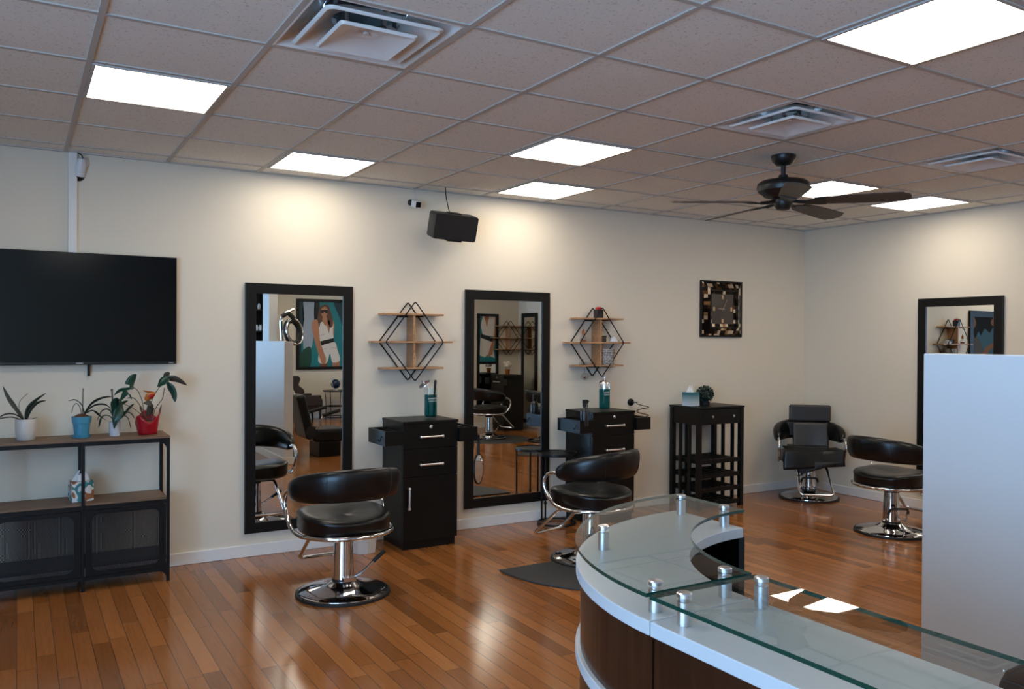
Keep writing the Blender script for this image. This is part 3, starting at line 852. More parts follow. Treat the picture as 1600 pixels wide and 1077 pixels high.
tall_mirror('wall_mirror', (XW - 0.003, 4.338, 0.17), -pi / 2 + 0.012, 0.78, 1.81, 0.078, 'tall black-framed mirror on the right wall, mostly hidden by the white half wall')

# ------------------------------------------------------------------ diamond wall shelves
def wall_shelf():
    t = thing('wall_shelf', 'empty diamond wire wall shelf with three oak boards above the first station', 'shelf', (2.66, YW, 1.55), 0, 'diamond wire wall shelves')
    d = 0.15
    for z, w in ((0.215, 0.255), (0.0, 0.335), (-0.205, 0.255)):
        mb = MB()
        pts = round_corners([(-w, -d, 0), (w, -d, 0), (w, -0.004, 0), (-w, -0.004, 0)], 0.02, 4, True)
        mb.prism([(p.x, p.y) for p in pts], z - 0.007, z + 0.007)
        mb.build('board', 'shelf_oak', t, bevel=0.001)
    MB().box(-0.008, 0.008, -d + 0.01, -0.004, -0.198, -0.007).box(-0.008, 0.008, -d + 0.01, -0.004, 0.007, 0.208).build('upright', 'shelf_oak', t)
    for y in (-0.012, -d - 0.005):
        pts = round_corners([(0, y, 0.315), (0.245, y, 0.0), (0, y, -0.305), (-0.245, y, 0.0)], 0.018, 5, True)
        MB().tube(pts, 0.0052, 8, closed=True).build('wire_frame', 'black_metal', t)
    for z, w in ((0.202, 0.07), (-0.217, 0.07)):
        mb = MB()
        mb.tube([(-w, -d - 0.004, z), (-w, -0.012, z)], 0.004, 6); mb.tube([(w, -d - 0.004, z), (w, -0.012, z)], 0.004, 6)
        mb.box(-w - 0.004, w + 0.004, -0.016, -0.004, z - 0.008, z + 0.006)
        mb.build('bracket', 'black_metal', t)
    return t
shelf0 = wall_shelf()
SX = 4.475
copy_thing(shelf0, (SX, YW, 1.55), 0, 'diamond wire wall shelf filled with small ornaments above the second station')
copy_thing(shelf0, (7.60, YB2, 1.60), pi, 'diamond wire wall shelf seen only as a reflection in the second tall mirror')

# items on the second shelf
def shelf_items():
    y = YW - 0.09
    t = thing('candle', 'red candle in a square dark jar on the topmost board of the diamond shelf', 'candle', (SX - 0.01, y - 0.02, 1.772))
    MB().box(-0.032, 0.032, -0.032, 0.032, 0, 0.075).build('jar', 'dark_jar', t, bevel=0.004)
    MB().lathe([(0, 0.074), (0.028, 0.074), (0.03, 0.088), (0.02, 0.098), (0, 0.1)], 16, caps=False).build('wax', 'flower_red', t)
    t = thing('perfume_bottle', 'small clear glass bottle with an amber top on the middle oak board', 'bottle', (SX - 0.17, y - 0.01, 1.557))
    MB().lathe([(0, 0), (0.028, 0), (0.034, 0.02), (0.028, 0.045), (0.012, 0.055), (0.011, 0.065), (0, 0.065)], 20, caps=False).build('body', 'ornament_glass', t)
    MB().lathe([(0.012, 0.06), (0.014, 0.085), (0.006, 0.11), (0.0, 0.115)], 14).build('stopper', 'amber', t)
    MB().lathe([(0, 0.003), (0.024, 0.003), (0.026, 0.02), (0, 0.02)], 16, caps=False).build('perfume', 'amber', t)
    t = thing('keepsake_box', 'small dark box on the middle board right behind the oak upright', 'box', (SX + 0.055, y + 0.02, 1.557))
    MB().box(-0.035, 0.035, -0.03, 0.03, 0, 0.045).build('body', 'dark_box', t, bevel=0.003)
    MB().box(-0.037, 0.037, -0.032, 0.032, 0.045, 0.058).build('lid', 'dark_box', t, bevel=0.003)
    t = thing('bowl', 'small white domed bowl upside down at the right end of the middle board', 'bowl', (SX + 0.17, y - 0.01, 1.557))
    MB().lathe([(0.042, 0), (0.041, 0.015), (0.032, 0.036), (0.014, 0.046), (0.012, 0.05), (0, 0.05)], 24, caps=True).build('shell', 'white_pot', t)
    t = thing('basket', 'grey and white woven basket on the lowest board of the diamond shelf', 'basket', (SX + 0.095, y - 0.01, 1.352))
    MB().lathe([(0, 0), (0.058, 0), (0.066, 0.06), (0.07, 0.14), (0.066, 0.14), (0.062, 0.06), (0.055, 0.006), (0, 0.006)], 28, caps=False).build('weave', 'basket_weave', t)
    t = thing('crystal_figurine', 'small clear crystal figurine at the left end of the lowest oak board', 'ornament', (SX - 0.17, y - 0.01, 1.352))
    mb = MB().sphere((0, 0, 0.018), 0.018, 10, 6).sphere((0.03, 0, 0.015), 0.015, 8, 6).sphere((-0.028, 0, 0.014), 0.014, 8, 6)
    mb.build('cluster', 'ornament_glass', t)
    MB().sphere((-0.005, 0, 0.045), 0.014, 8, 6).build('head', 'ornament_glass', t)
    t = thing('glass_ornament', 'clear glass ball ornament hanging on a thread under the diamond shelf', 'ornament', (SX - 0.15, y - 0.01, 1.25))
    MB().sphere((0, 0, 0), 0.034, 18, 12).build('ball', 'ornament_glass', t)
    MB().sphere((0, 0, -0.008), 0.011, 10, 6).build('filling', 'amber', t)
    MB().tube([(0, 0, 0.033), (0, 0, 0.0935)], 0.0012, 6).build('thread', 'stem_brown', t)
shelf_items()

# ------------------------------------------------------------------ styling stations
def station():
    w, d, h = 0.455, 0.40, 0.96
    t = thing('styling_station', 'black styling cabinet with two drawers and a door beside the nearest chair', 'cabinet', (2.678, 5.66, 0), 0, 'black salon stations')
    a = w / 2
    mb = MB().box(-a, a, 0.018, d, 0.06, h - 0.02).box(-a + 0.012, a - 0.012, 0.02, d, 0, 0.06)
    mb.build('body', 'black_laminate', t, bevel=0.002)
    MB().box(-a - 0.004, a + 0.004, -0.004, d, h - 0.02, h).build('top', 'black_laminate', t, bevel=0.002)
    def bar(x0, z0, x1, z1, par):
        mb = MB()
        v = Vector((x1 - x0, 0, z1 - z0)).normalized()
        pts = [Vector((x0, -0.001, z0)), Vector((x0, -0.026, z0)) , Vector((x1, -0.026, z1)), Vector((x1, -0.001, z1))]
        mb.tube(round_corners(pts, 0.012, 5), 0.0085, 10)
        mb.sphere((x0, -0.024, z0), 0.0125, 10, 8); mb.sphere((x1, -0.024, z1), 0.0125, 10, 8)
        return mb.build('handle', 'brushed_steel', par)
    for z0, z1, zh in ((0.755, h - 0.023, 0.84), (0.545, 0.751, 0.632)):
        dr = MB().box(-a + 0.002, a - 0.002, 0, 0.0175, z0, z1).build('drawer', 'black_laminate', t, bevel=0.0015)
        bar(-0.09, zh, 0.09, zh, dr)
        if z1 > 0.9:
            MB().lathe([(0, 0), (0.013, 0), (0.013, 0.006), (0.009, 0.009), (0.003, 0.009), (0, 0.006)], 16, M=Matrix.Translation((0, 0.0, 0.913)) @ Matrix.Rotation(pi / 2, 4, 'X')).build('lock', 'chrome', dr)
    do = MB().box(-a + 0.002, a - 0.002, 0, 0.0175, 0.064, 0.541).build('door', 'black_laminate', t, bevel=0.0015)
    bar(-a + 0.045, 0.31, -a + 0.045, 0.46, do)
    for s in (-1, 1):
        mb = MB()
        x0, x1 = sorted((s * a, s * (a + 0.155)))
        y0, y1, z0, z1 = -0.03, 0.30, 0.79, 0.898
        tk = 0.014
        mb.box(x0, x1, y0, y0 + tk, z0, z1).box(x0, x1, y1 - tk, y1, z0, z1).box(x0, x0 + tk, y0 + tk, y1 - tk, z0, z1).box(x1 - tk, x1, y0 + tk, y1 - tk, z0, z1)
        mb.box(x0 + tk, x1 - tk, y0 + tk, y1 - tk, z0, z0 + 0.01)
        # top plate with three round wells
        xc = (x0 + x1) / 2
        n = 20
        ys = [(y0 + tk), (y0 + y1) / 2 - 0.053, (y0 + y1) / 2 + 0.053, (y1 - tk)]
        for q in range(3):
            c = (xc, (ys[q] + ys[q + 1]) / 2); hx, hy = (x1 - x0) / 2 - tk, (ys[q + 1] - ys[q]) / 2
            r = 0.04
            vs = []; fs = []
            for k in range(n):
                an = 2 * pi * k / n + pi / n
                cx_, cy_ = cos(an), sin(an)
                sc = min(hx / max(abs(cx_), 1e-6), hy / max(abs(cy_), 1e-6))
                vs += [(c[0] + r * cx_, c[1] + r * cy_, z1 - 0.012), (c[0] + sc * cx_, c[1] + sc * cy_, z1 - 0.012)]
            for k in range(n):
                k2 = (k + 1) % n
                fs.append((2 * k, 2 * k + 1, 2 * k2 + 1, 2 * k2))
            mb.add(vs, fs)
        tr = mb.build('side_tray', 'black_laminate', t)
        xo = s * (a + 0.155)
        hk = smooth_path([(xo, 0.02, 0.86), (xo + s * 0.012, 0.02, 0.845), (xo + s * 0.016, 0.02, 0.825), (xo + s * 0.028, 0.02, 0.828), (xo + s * 0.03, 0.02, 0.842)], 4)
        MB().tube(hk, 0.004, 6).build('hook', 'black_metal', tr)
    return t
st0 = station()
copy_thing(st0, (4.414, 5.66, 0), 0, 'black styling cabinet with two drawers behind the second chair, holding a spray bottle')
copy_thing(st0, (7.15, -0.34, 0), -pi / 2, 'black styling cabinet seen only as a reflection in the second tall mirror')

def jar(loc, label, comb):
    t = thing('disinfectant_jar', label, 'jar', loc, 0, 'clear jars of teal liquid')
    MB().lathe([(0, 0), (0.047, 0), (0.051, 0.012), (0.0495, 0.02), (0.051, 0.028), (0.0505, 0.19 if not comb else 0.235), (0.047, 0.19 if not comb else 0.235), (0.0472, 0.03), (0.04, 0.012), (0, 0.012)], 28, caps=False).build('glass', 'jar_glass', t)
    MB().lathe([(0, 0.013), (0.04, 0.013), (0.0465, 0.032), (0.0465, 0.185), (0, 0.185)], 28, caps=False).build('liquid', 'teal_liquid', t)
    text_mesh('lettering', 'BARBICIDE', 0.0185, 'print_white', t, (0, -0.0525, 0.157), (pi / 2, 0, 0))
    text_mesh('lettering', 'DISINFECTANT', 0.0125, 'print_white', t, (0, -0.0525, 0.138), (pi / 2, 0, 0))
    return t
t = jar((2.74, 5.80, 0.96), 'open glass jar of teal disinfectant with combs, on the first station', True)
M = Matrix.Translation((-0.05, 0, 0.265)) @ Matrix.Rotation(radians(-35), 4, 'Y')
MB().lathe([(0.05, 0), (0.048, 0.006), (0.02, 0.016), (0, 0.018)], 24, M=M @ Matrix.Diagonal((1, 1, 1, 1))).lathe([(0.006, 0.016), (0.011, 0.026), (0.009, 0.036), (0, 0.038)], 12, M=M).build('lid', 'brushed_steel', t)
c = thing('comb', 'dark comb handle sticking out of the open teal jar on the first station', 'comb', (2.768, 5.80, 0.985))
MB().tube([(0, 0, 0), (0.004, 0, 0.15), (0.012, 0, 0.262)], [0.006, 0.008, 0.011], 8).sphere((0.012, 0, 0.262), 0.0115, 10, 8).build('handle', 'black_rubber', c)
MB().tube([(-0.04, 0.012, 0.01), (-0.045, 0.012, 0.22)], 0.004, 6).build('tail', 'brushed_steel', c)
t = jar((4.416, 5.80, 0.96), 'tall closed jar of teal disinfectant with a pointed lid, on the second station', False)
MB().lathe([(0.0515, 0.188), (0.0515, 0.235), (0.044, 0.25), (0.02, 0.262), (0.008, 0.27), (0.012, 0.28), (0.01, 0.292), (0, 0.294)], 28).build('lid', 'brushed_steel', t)
MB().lathe([(0.0505, 0.19), (0.051, 0.232)], 28, caps=False).build('collar', 'jar_glass', t)

t = thing('spray_bottle', 'small black spray bottle on the side tray of the second station', 'bottle', (4.10, 5.66, 0.848))
MB().lathe([(0, 0), (0.034, 0), (0.037, 0.01), (0.037, 0.12), (0.03, 0.145), (0.014, 0.158), (0.014, 0.17), (0, 0.17)], 24, caps=False).build('flask', 'dark_jar', t)
mb = MB().lathe([(0.017, 0.165), (0.017, 0.19), (0, 0.19)], 16).box(-0.015, 0.03, -0.012, 0.012, 0.19, 0.222)
mb.box(0.03, 0.045, -0.006, 0.006, 0.2, 0.214)
mb.tube(smooth_path([(0.022, 0, 0.192), (0.03, 0, 0.175), (0.027, 0, 0.155), (0.033, 0, 0.145)], 4), 0.005, 6)
mb.build('trigger_head', 'black_rubber', t, bevel=0.002)

# hand mirror on the first station tray
t = thing('hand_mirror', 'black oval hand mirror hanging from the right tray of the first station', 'hand mirror', (3.085, 5.66, 0.80), radians(27))
pts = [(0.06 * cos(a), 0.0, -0.235 + 0.115 * sin(a)) for a in [2 * pi * k / 40 for k in range(40)]]
MB().tube(pts, 0.008, 8, closed=True).tube(smooth_path([(0, 0, -0.12), (0, 0, -0.05), (0, 0, 0.03)], 5), [0.011] * 11, 8).build('rim', 'black_frame', t)
MB().plate([(p[0] * 0.95, (p[2] + 0.235) * 0.95 - 0.235) for p in pts], -0.007, 0.004).build('glass', 'mirror_glass', t)

# dryer holder on the wall
t = thing('dryer_holder', 'black spiral wire hair dryer holder on the wall right of the second station', 'holder', (4.925, YW, 0.995))
MB().lathe([(0.0, 0), (0.034, 0), (0.034, 0.012), (0.026, 0.018), (0, 0.018)], 24, M=Matrix.Rotation(pi / 2, 4, 'X')).build('wall_plate', 'black_metal', t)
sp = [(0, -0.016, 0), (0.03, -0.05, 0.0)] + [(0.075 + 0.055 * cos(a), -0.09 + 0.055 * sin(a), -0.012 * (a - 2) ) for a in [2 + k * 0.35 for k in range(40)] if a < 13]
MB().tube(smooth_path(sp, 2), 0.004, 6).build('spiral', 'black_metal', t)

# ------------------------------------------------------------------ salon chairs
def chair(name, loc, rz, label, pump='lever', drop=0.0):
    t = thing(name, label, 'chair', loc, rz, 'black leather salon chairs with chrome frames')
    DZ = -0.075 - drop
    MB().lathe([(0, 0), (0.288, 0), (0.29, 0.006), (0.288, 0.016), (0.27, 0.018), (0.0, 0.018)], 56, caps=False).build('base_ring', 'black_rubber', t)
    MB().lathe([(0.273, 0.015), (0.272, 0.022), (0.255, 0.03), (0.2, 0.038), (0.14, 0.05), (0.10, 0.064), (0.085, 0.078), (0.07, 0.082), (0, 0.082)], 56, caps=False).build('base_plate', 'chrome', t)
    MB().lathe([(0.068, 0.078), (0.066, 0.1), (0.058, 0.33 - drop), (0.056, 0.35 - drop), (0.03, 0.352 - drop), (0.03, 0.365 - drop), (0, 0.365 - drop)], 36, caps=False).build('column', 'chrome', t)
    MB().lathe([(0.0695, 0.084), (0.0695, 0.096), (0.06, 0.1)], 36, caps=False).lathe([(0.0585, 0.336 - drop), (0.0585, 0.353 - drop), (0.03, 0.355 - drop)], 36, caps=False).build('collar', 'black_rubber', t)
    if pump == 'lever':
        lv = MB().tube(smooth_path([(0.02, -0.07, 0.10), (0.09, -0.085, 0.135), (0.16, -0.07, 0.18), (0.20, -0.06, 0.21)], 6), 0.0085, 8)
        lv.box(-0.03, 0.05, -0.095, -0.06, 0.09, 0.115)
        lv = lv.build('pump_lever', 'chrome', t)
        MB().tube([(0.17, -0.067, 0.188), (0.25, -0.05, 0.24)], 0.013, 8).build('grip', 'black_rubber', lv)
    else:
        s = 1; PR = Matrix.Rotation(radians(pump), 4, 'Z')
        lv = MB().tube(round_corners([(-0.07, s * 0.02, 0.11), (-0.09, s * 0.07, 0.11), (-0.06, s * 0.16, 0.20), (-0.05, s * 0.18, 0.225)], 0.02, 4), 0.007, 8, M=PR)
        lv.tube(round_corners([(0.07, s * 0.02, 0.11), (0.09, s * 0.07, 0.11), (0.08, s * 0.16, 0.20), (0.07, s * 0.18, 0.225)], 0.02, 4), 0.007, 8, M=PR)
        lv = lv.build('pump_lever', 'chrome', t)
        MB().tube(round_corners([(-0.07, s * 0.155, 0.19), (-0.055, s * 0.18, 0.228), (0.075, s * 0.18, 0.228), (0.09, s * 0.15, 0.18)], 0.02, 4), 0.010, 8, M=PR).build('grip', 'black_rubber', lv)
    MB().box(-0.13, 0.13, -0.12, 0.13, 0.361 - drop, 0.393 - drop).box(-0.05, 0.05, -0.2, -0.12, 0.365 - drop, 0.38 - drop).build('seat_plate', 'black_metal', t, bevel=0.004)
    # seat: round pad, sides and front raised
    R = 0.272
    def plan(a):
        c, s_ = cos(a), sin(a)
        k = (abs(c) ** 2.5 + abs(s_) ** 2.5) ** (-1 / 2.5)
        return R * k * c, R * k * s_
    def lift(x, y): return 0.028 * (x / R) ** 2 + 0.02 * max(0, y / R) - 0.012 * max(0, 1 - (x * x + (y + .02) ** 2) / 0.03)
    secs = [(0.0, 0.468), (0.9, 0.468), (0.97, 0.474), (1.0, 0.488), (1.0, 0.535), (1.012, 0.543), (1.0, 0.551), (0.965, 0.562), (0.88, 0.570), (0.7, 0.575), (0.45, 0.577), (0.2, 0.577), (0.0, 0.577)]
    n = 48; vs = []; fs = []
    for k, z in secs:
        for i in range(n):
            x, y = plan(2 * pi * i / n)
            x *= max(k, 0.001); y *= max(k, 0.001)
            dz = lift(x, y) * (1 if z > 0.53 else max(0, (z - 0.468) / 0.067))
            wr = 0.0
            if z > 0.57: wr = 0.0035 * sin(60 * x + 25 * y) * math.exp(-((x / 0.12) ** 2 + ((y + 0.02) / 0.07) ** 2))
            vs.append((x, y, z + dz + wr + DZ))
    for q in range(len(secs) - 1):
        for i in range(n):
            i2 = (i + 1) % n
            fs.append((q * n + i, q * n + i2, (q + 1) * n + i2, (q + 1) * n + i))
    MB().add(vs, fs, 0, True).build('seat', 'black_leather', t, angle=60)
    # backrest crescent
    NA, NS = 61, 28; vs = []; fs = []
    A = radians(104)
    for i in range(NA):
        u = -1 + 2 * i / (NA - 1); a = A * u
        e = (max(0.0, 1 - abs(u) ** 9)) ** 0.5
        hh = (0.098 - 0.034 * abs(u) ** 2.2) * max(e, 0.02); tt = (0.040 + 0.006 * abs(u)) * max(e, 0.02)
        zc = 0.787 - 0.066 * abs(u) ** 2.0 + DZ
        rr = 0.294 + 0.014 * abs(u)
        for k in range(NS):
            b = 2 * pi * k / NS
            cx_, sz_ = cos(b), sin(b)
            m = (abs(cx_) ** 2.6 + abs(sz_) ** 2.6) ** (-1 / 2.6)
            off = tt * m * cx_; z = hh * m * sz_
            r2 = rr + off + 0.12 * z     # leans back a little
            vs.append((r2 * sin(a), -r2 * cos(a), zc + z))
    for i in range(NA - 1):
        for k in range(NS):
            k2 = (k + 1) % NS
            fs.append((i * NS + k, i * NS + k2, (i + 1) * NS + k2, (i + 1) * NS + k))
    bk = MB().add(vs, fs, 0, True).build('backrest', 'black_leather', t, angle=70)
    mb = MB()
    for u in (-0.34, 0.34):
        a = A * u; pts = []
        for k in range(NS // 2 + 1):
            b = -pi / 2 + pi * k / (NS // 2)
            hh = 0.098 - 0.034 * abs(u) ** 2.2; tt = 0.0418
            cx_, sz_ = cos(b), sin(b); m = (abs(cx_) ** 2.6 + abs(sz_) ** 2.6) ** (-1 / 2.6)
            z = hh * m * sz_; r2 = 0.2988 + tt * m * cx_ + 0.12 * z
            pts.append((r2 * sin(a), -r2 * cos(a), 0.7794 + z + DZ))
        mb.tube(pts, 0.0018, 5)
    mb.build('seam', 'black_cloth', bk)
    # chrome arm tube: one piece from arm to arm, running round under the seat
    side = [(0.287, 0.03, 0.715), (0.30, 0.09, 0.722), (0.307, 0.145, 0.70), (0.31, 0.17, 0.645), (0.308, 0.155, 0.585), (0.303, 0.11, 0.525), (0.298, 0.05, 0.487)]
    arc = [(0.292 * cos(a), 0.292 * sin(a), 0.474) for a in [0 - pi * k / 16 for k in range(1, 16)]]
    path = side + arc + [(-x, y, z) for x, y, z in reversed(side)]
    path = [(x * 1.02, y * 1.02, z + DZ) for x, y, z in path]
    MB().tube(smooth_path(path, 4), 0.0135, 12).build('arm_tube', 'chrome', t)
    mb = MB()
    for s in (-1, 1):
        mb.tube([(s * 0.12, -0.1, 0.383 - drop), (s * 0.2, -0.21, 0.395 - drop)], 0.012, 8)
    mb.build('tube_mount', 'black_metal', t)
    # footrest
    fp = [(-0.13, 0.02, 0.377), (-0.135, 0.17, 0.365), (-0.16, 0.41, 0.14), (0.16, 0.41, 0.14), (0.135, 0.17, 0.365), (0.13, 0.02, 0.377)]
    fp = [(x, y, z - drop) for x, y, z in fp]
    MB().tube(round_corners(fp, 0.05, 6), 0.0125, 10).build('footrest', 'chrome', t)
    return t
ch1 = chair('salon_chair', (1.735, 4.92, 0), radians(0), 'black salon chair in front of the first tall mirror, with a chrome pump lever')
chair('salon_chair', (3.535, 4.793, 0), radians(16), 'black salon chair standing in the notch of a grey mat, facing the second tall mirror', 150)
chair('salon_chair', (6.838, 5.596, 0), radians(-220.6), 'black salon chair pushed into the room corner, with dark cloths laid over it', -5, 0.04)
chair('salon_chair', (6.20, 4.245, 0), radians(-92), 'black salon chair left of the white half wall, facing the right wall', -121)
chair('salon_chair', (6.46, 0.60, 0), radians(-104), 'black salon chair seen in the second tall mirror, before the reflected station', 1)
chair('salon_chair', (7.05, 1.35, 0), radians(-80), 'black salon chair seen at the right edge of the second tall mirror', 1)

# headrest, flap and cloth on the chair in the corner
def corner_extras():
    a = radians(-220.6)
    t = thing('child_booster', 'grey vinyl booster cushion with a headrest and hanging flap on the corner chair', 'cushion', (6.838, 5.596, 0.485), a)
    # local: chair front = +y, backrest at -y
    mb = MB().box(-0.245, 0.165, -0.245, -0.19, 0.265, 0.435)
    mb.build('headrest', 'grey_vinyl', t, bevel=0.02, bseg=4)
    mb = MB().box(-0.285, 0.205, -0.24, -0.20, 0.12, 0.255)
    mb.build('band', 'black_cloth', t, bevel=0.008)
    def fl(u, v):
        x = -0.215 + 0.35 * u
        return (x, -0.185 + 0.05 * v + 0.012 * sin(5 * u + 2) * v, 0.258 - 0.265 * v)
    MB().grid(fl, 14, 10).build('flap', 'grey_vinyl', t, solid=0.012)
    MB().box(-0.19, 0.19, -0.19, -0.02, 0.0, 0.03).build('pad', 'black_leather', t, bevel=0.012, bseg=3)
    t = thing('salon_cape', 'black folded cape spread over the seat of the corner chair, one corner hanging down', 'cape', (6.838, 5.596, 0.485), a)
    def cp(u, v):
        x = -0.29 + 0.58 * u
        # over the seat, then over the front edge
        L = v * 0.42
        if L < 0.24:
            return (x * (0.9 + 0.1 * v), -0.0 + L * 1.18, 0.018 + 0.012 * (x / 0.29) ** 2 + 0.004 * sin(9 * x + 8 * v))
        d = L - 0.24
        return (x + 0.01 * sin(12 * d), 0.284 + 0.02 * sin(7 * x) + 0.15 * d, 0.016 - d * (0.75 + 0.25 * u))
    MB().grid(cp, 22, 18).build('spread_cloth', 'black_leather', t, solid=0.006)
    mb = MB().add([(-0.14, 0.325, -0.09), (0.24, 0.325, -0.11), (0.13, 0.33, -0.19), (-0.04, 0.32, -0.20)], [(0, 1, 2, 3)])
    # the hanging corner
    def hc(u, v):
        x = (-0.26 + 0.50 * u) * (1 - v) + (0.17 - 0.06 * u) * v
        return (x, 0.30 + 0.012 * sin(6 * u), -0.08 - 0.14 * v)
    MB().grid(hc, 10, 6).build('hanging_corner', 'black_cloth', t, solid=0.004)
corner_extras()

# ------------------------------------------------------------------ floor mats
def notch_mat(cx, cy, rz, a, b, nx, ny, nr, label):
    t = thing('floor_mat', label, 'mat', (cx, cy, 0), rz, 'grey anti-fatigue mats')
    pts = []
    # half round towards local -y, flat edge on local +y with a round notch
    N = 40
    for k in range(N + 1):
        an = pi + pi * k / N
        pts.append((a * cos(an), b * sin(an)))
    e = 0.05
    dy = ny
    hx = sqrt(max(0, nr * nr - (e - dy) ** 2))
    pts.append((a, e))
    a0 = math.atan2(e - dy, hx); a1 = math.atan2(e - dy, -hx)
    if hx > 0:
        st_, en_ = a0, a1 - 2 * pi if a1 > a0 else a1
        M_ = 24
        for k in range(M_ + 1):
            an = st_ + (en_ - st_) * k / M_
            pts.append((nx + nr * cos(an), dy + nr * sin(an)))
    pts.append((-a, e))
    mb = MB().prism(pts, 0.0, 0.013)
    mb.build('pad', 'mat_rubber', t, bevel=0.004)
    return t
notch_mat(3.57, 4.80, 0, 0.76, 0.82, -0.024, -0.009, 0.305, 'grey half-round floor mat in front of the desk, under the second chair')
notch_mat(6.2, 2.2, radians(180 - 45), 0.52, 0.55, 0, 1.2, 0.3, 'grey round-edged floor mat lying alone, seen in the second tall mirror')
t = thing('floor_mat', 'grey floor mat under the reflected chair in the second tall mirror', 'mat', (6.45, 0.75, 0), 0, 'grey anti-fatigue mats')
MB().prism([(0.62 * cos(2 * pi * k / 48), 0.62 * sin(2 * pi * k / 48)) for k in range(48)], 0, 0.0001).build('pad', 'mat_rubber', t)

# ------------------------------------------------------------------ nesting side table
t = thing('side_table', 'round black metal side table between the second mirror and the second chair', 'table', (3.965, 5.872, 0))
MB().lathe([(0, 0.588), (0.17, 0.588), (0.175, 0.592), (0.175, 0.61), (0.168, 0.612), (0.165, 0.604), (0, 0.604)], 44, caps=False).build('tabletop', 'black_frame', t)
pts = [(0.158 * cos(2 * pi * k / 40), 0.158 * sin(2 * pi * k / 40), 0.012) for k in range(40)]
MB().tube(pts, 0.009, 8, closed=True).build('foot_ring', 'black_metal', t)
for k in range(4):
    a = radians(20 + 90 * k)
    x, y = 0.158 * cos(a), 0.158 * sin(a)
    MB().tube([(x, y, 0.012), (x, y, 0.59)], 0.008, 8).sphere((x, y, 0.2), 0.014, 10, 8).build('leg', 'black_metal', t)

# ------------------------------------------------------------------ waste bin
t = thing('waste_bin', 'small white eight-sided waste bin between the first chair and the first station', 'bin', (2.20, 5.80, 0))
MB().lathe([(0, 0), (0.092, 0), (0.115, 0.24), (0.118, 0.25), (0.112, 0.25), (0.09, 0.01), (0, 0.01)], 8, caps=False, smooth=False).build('bucket', 'bin_white', t, bevel=0.004)

# ------------------------------------------------------------------ slatted rack cabinet
def rack():
    x0, x1, y0, y1, h = 5.39, 5.972, 5.65, 6.045, 0.957
    cx, cy = (x0 + x1) / 2, (y0 + y1) / 2
    a, b = (x1 - x0) / 2, (y1 - y0) / 2
    t = thing('wine_rack', 'tall black wooden rack with one drawer and slatted shelves under the clock', 'rack', (cx, cy, 0))
    MB().box(-a - 0.005, a + 0.005, -b - 0.005, b + 0.005, h - 0.018, h).build('top', 'black_frame', t, bevel=0.003)
    s = 0.042
    for sx in (-1, 1):
        for sy in (-1, 1):
            xx, yy = sx * (a - s / 2), sy * (b - s / 2)
            MB().box(xx - s / 2, xx + s / 2, yy - s / 2, yy + s / 2, 0, h - 0.018).build('leg', 'black_frame', t, bevel=0.003)
    zb = 0.79
    mb = MB().box(-a + s, a - s, b - 0.02, b, zb, h - 0.018)
    for sx in (-1, 1):
        xa, xb = sorted((sx * (a - 0.008), sx * (a - 0.026)))
        mb.box(xa, xb, -b + s, b - s, zb, h - 0.018)
    mb.box(-a + s, a - s, -b + 0.02, b - 0.02, zb, zb + 0.012)
    mb.build('apron', 'black_frame', t)
    dr = MB().box(-a + s + 0.002, a - s - 0.002, -b + 0.004, -b + 0.022, zb + 0.004, h - 0.022).build('drawer', 'black_frame', t, bevel=0.003)
    for x in (-0.135, 0.135):
        MB().lathe([(0.006, 0), (0.006, 0.012), (0.014, 0.018), (0.014, 0.026), (0, 0.03)], 16, M=Matrix.Translation((x, -b + 0.004, 0.866)) @ Matrix.Rotation(pi / 2, 4, 'X')).build('knob', 'chrome', dr)
    for z in (0.445, 0.31, 0.18, 0.05):
        mb = MB().box(-a + s, a - s, -b + 0.008, -b + 0.03, z - 0.02, z + 0.02).box(-a + s, a - s, b - 0.03, b - 0.008, z - 0.02, z + 0.02)
        for sx in (-1, 1):
            xa, xb = sorted((sx * (a - 0.034), sx * (a - 0.046)))
            mb.box(xa, xb, -b + 0.03, b - 0.03, z - 0.02, z + 0.012)
        n = 7
        for k in range(n):
            x = -a + s + 0.03 + (2 * a - 2 * s - 0.06) * k / (n - 1)
            mb.box(x - 0.012, x + 0.012, -b + 0.03, b - 0.03, z + 0.004, z + 0.016)
        mb.build('slatted_shelf', 'black_frame', t)
    for sx in (-1, 1):
        for k in range(2):
            y = -0.062 + 0.124 * k
            xa, xb = sorted((sx * (a - 0.004), sx * (a - 0.022)))
            MB().box(xa, xb, y - 0.017, y + 0.017, 0.03, zb).build('side_slat', 'black_frame', t)
    for k in range(2):
        x = -0.085 + 0.17 * k
        MB().box(x - 0.017, x + 0.017, b - 0.02, b - 0.006, 0.03, zb).build('back_slat', 'black_frame', t)
    return h
rh = rack()
t = thing('tissue_box', 'cube tissue box fading from teal to pale grey, on the slatted rack', 'tissue box', (5.475, 5.85, rh), 0.1)
MB().box(-0.058, 0.058, -0.058, 0.058, 0, 0.13).build('carton', 'tissue_box_ombre', t, bevel=0.003)
mb = MB(); tissue_shape(mb, 0.126, 1.0); mb.build('tissue', 'tissue', t)
t = thing('topiary_ball', 'dark green leafy topiary ball standing on the black slatted rack', 'plant', (5.665, 5.86, rh))
MB().lathe([(0, 0), (0.045, 0), (0.05, 0.03), (0, 0.035)], 16, caps=False).sphere((0, 0, 0.10), 0.066, 16, 10).build('core', 'black_rubber', t)
rnd = random.Random(3); l1 = MB(); l2 = MB()
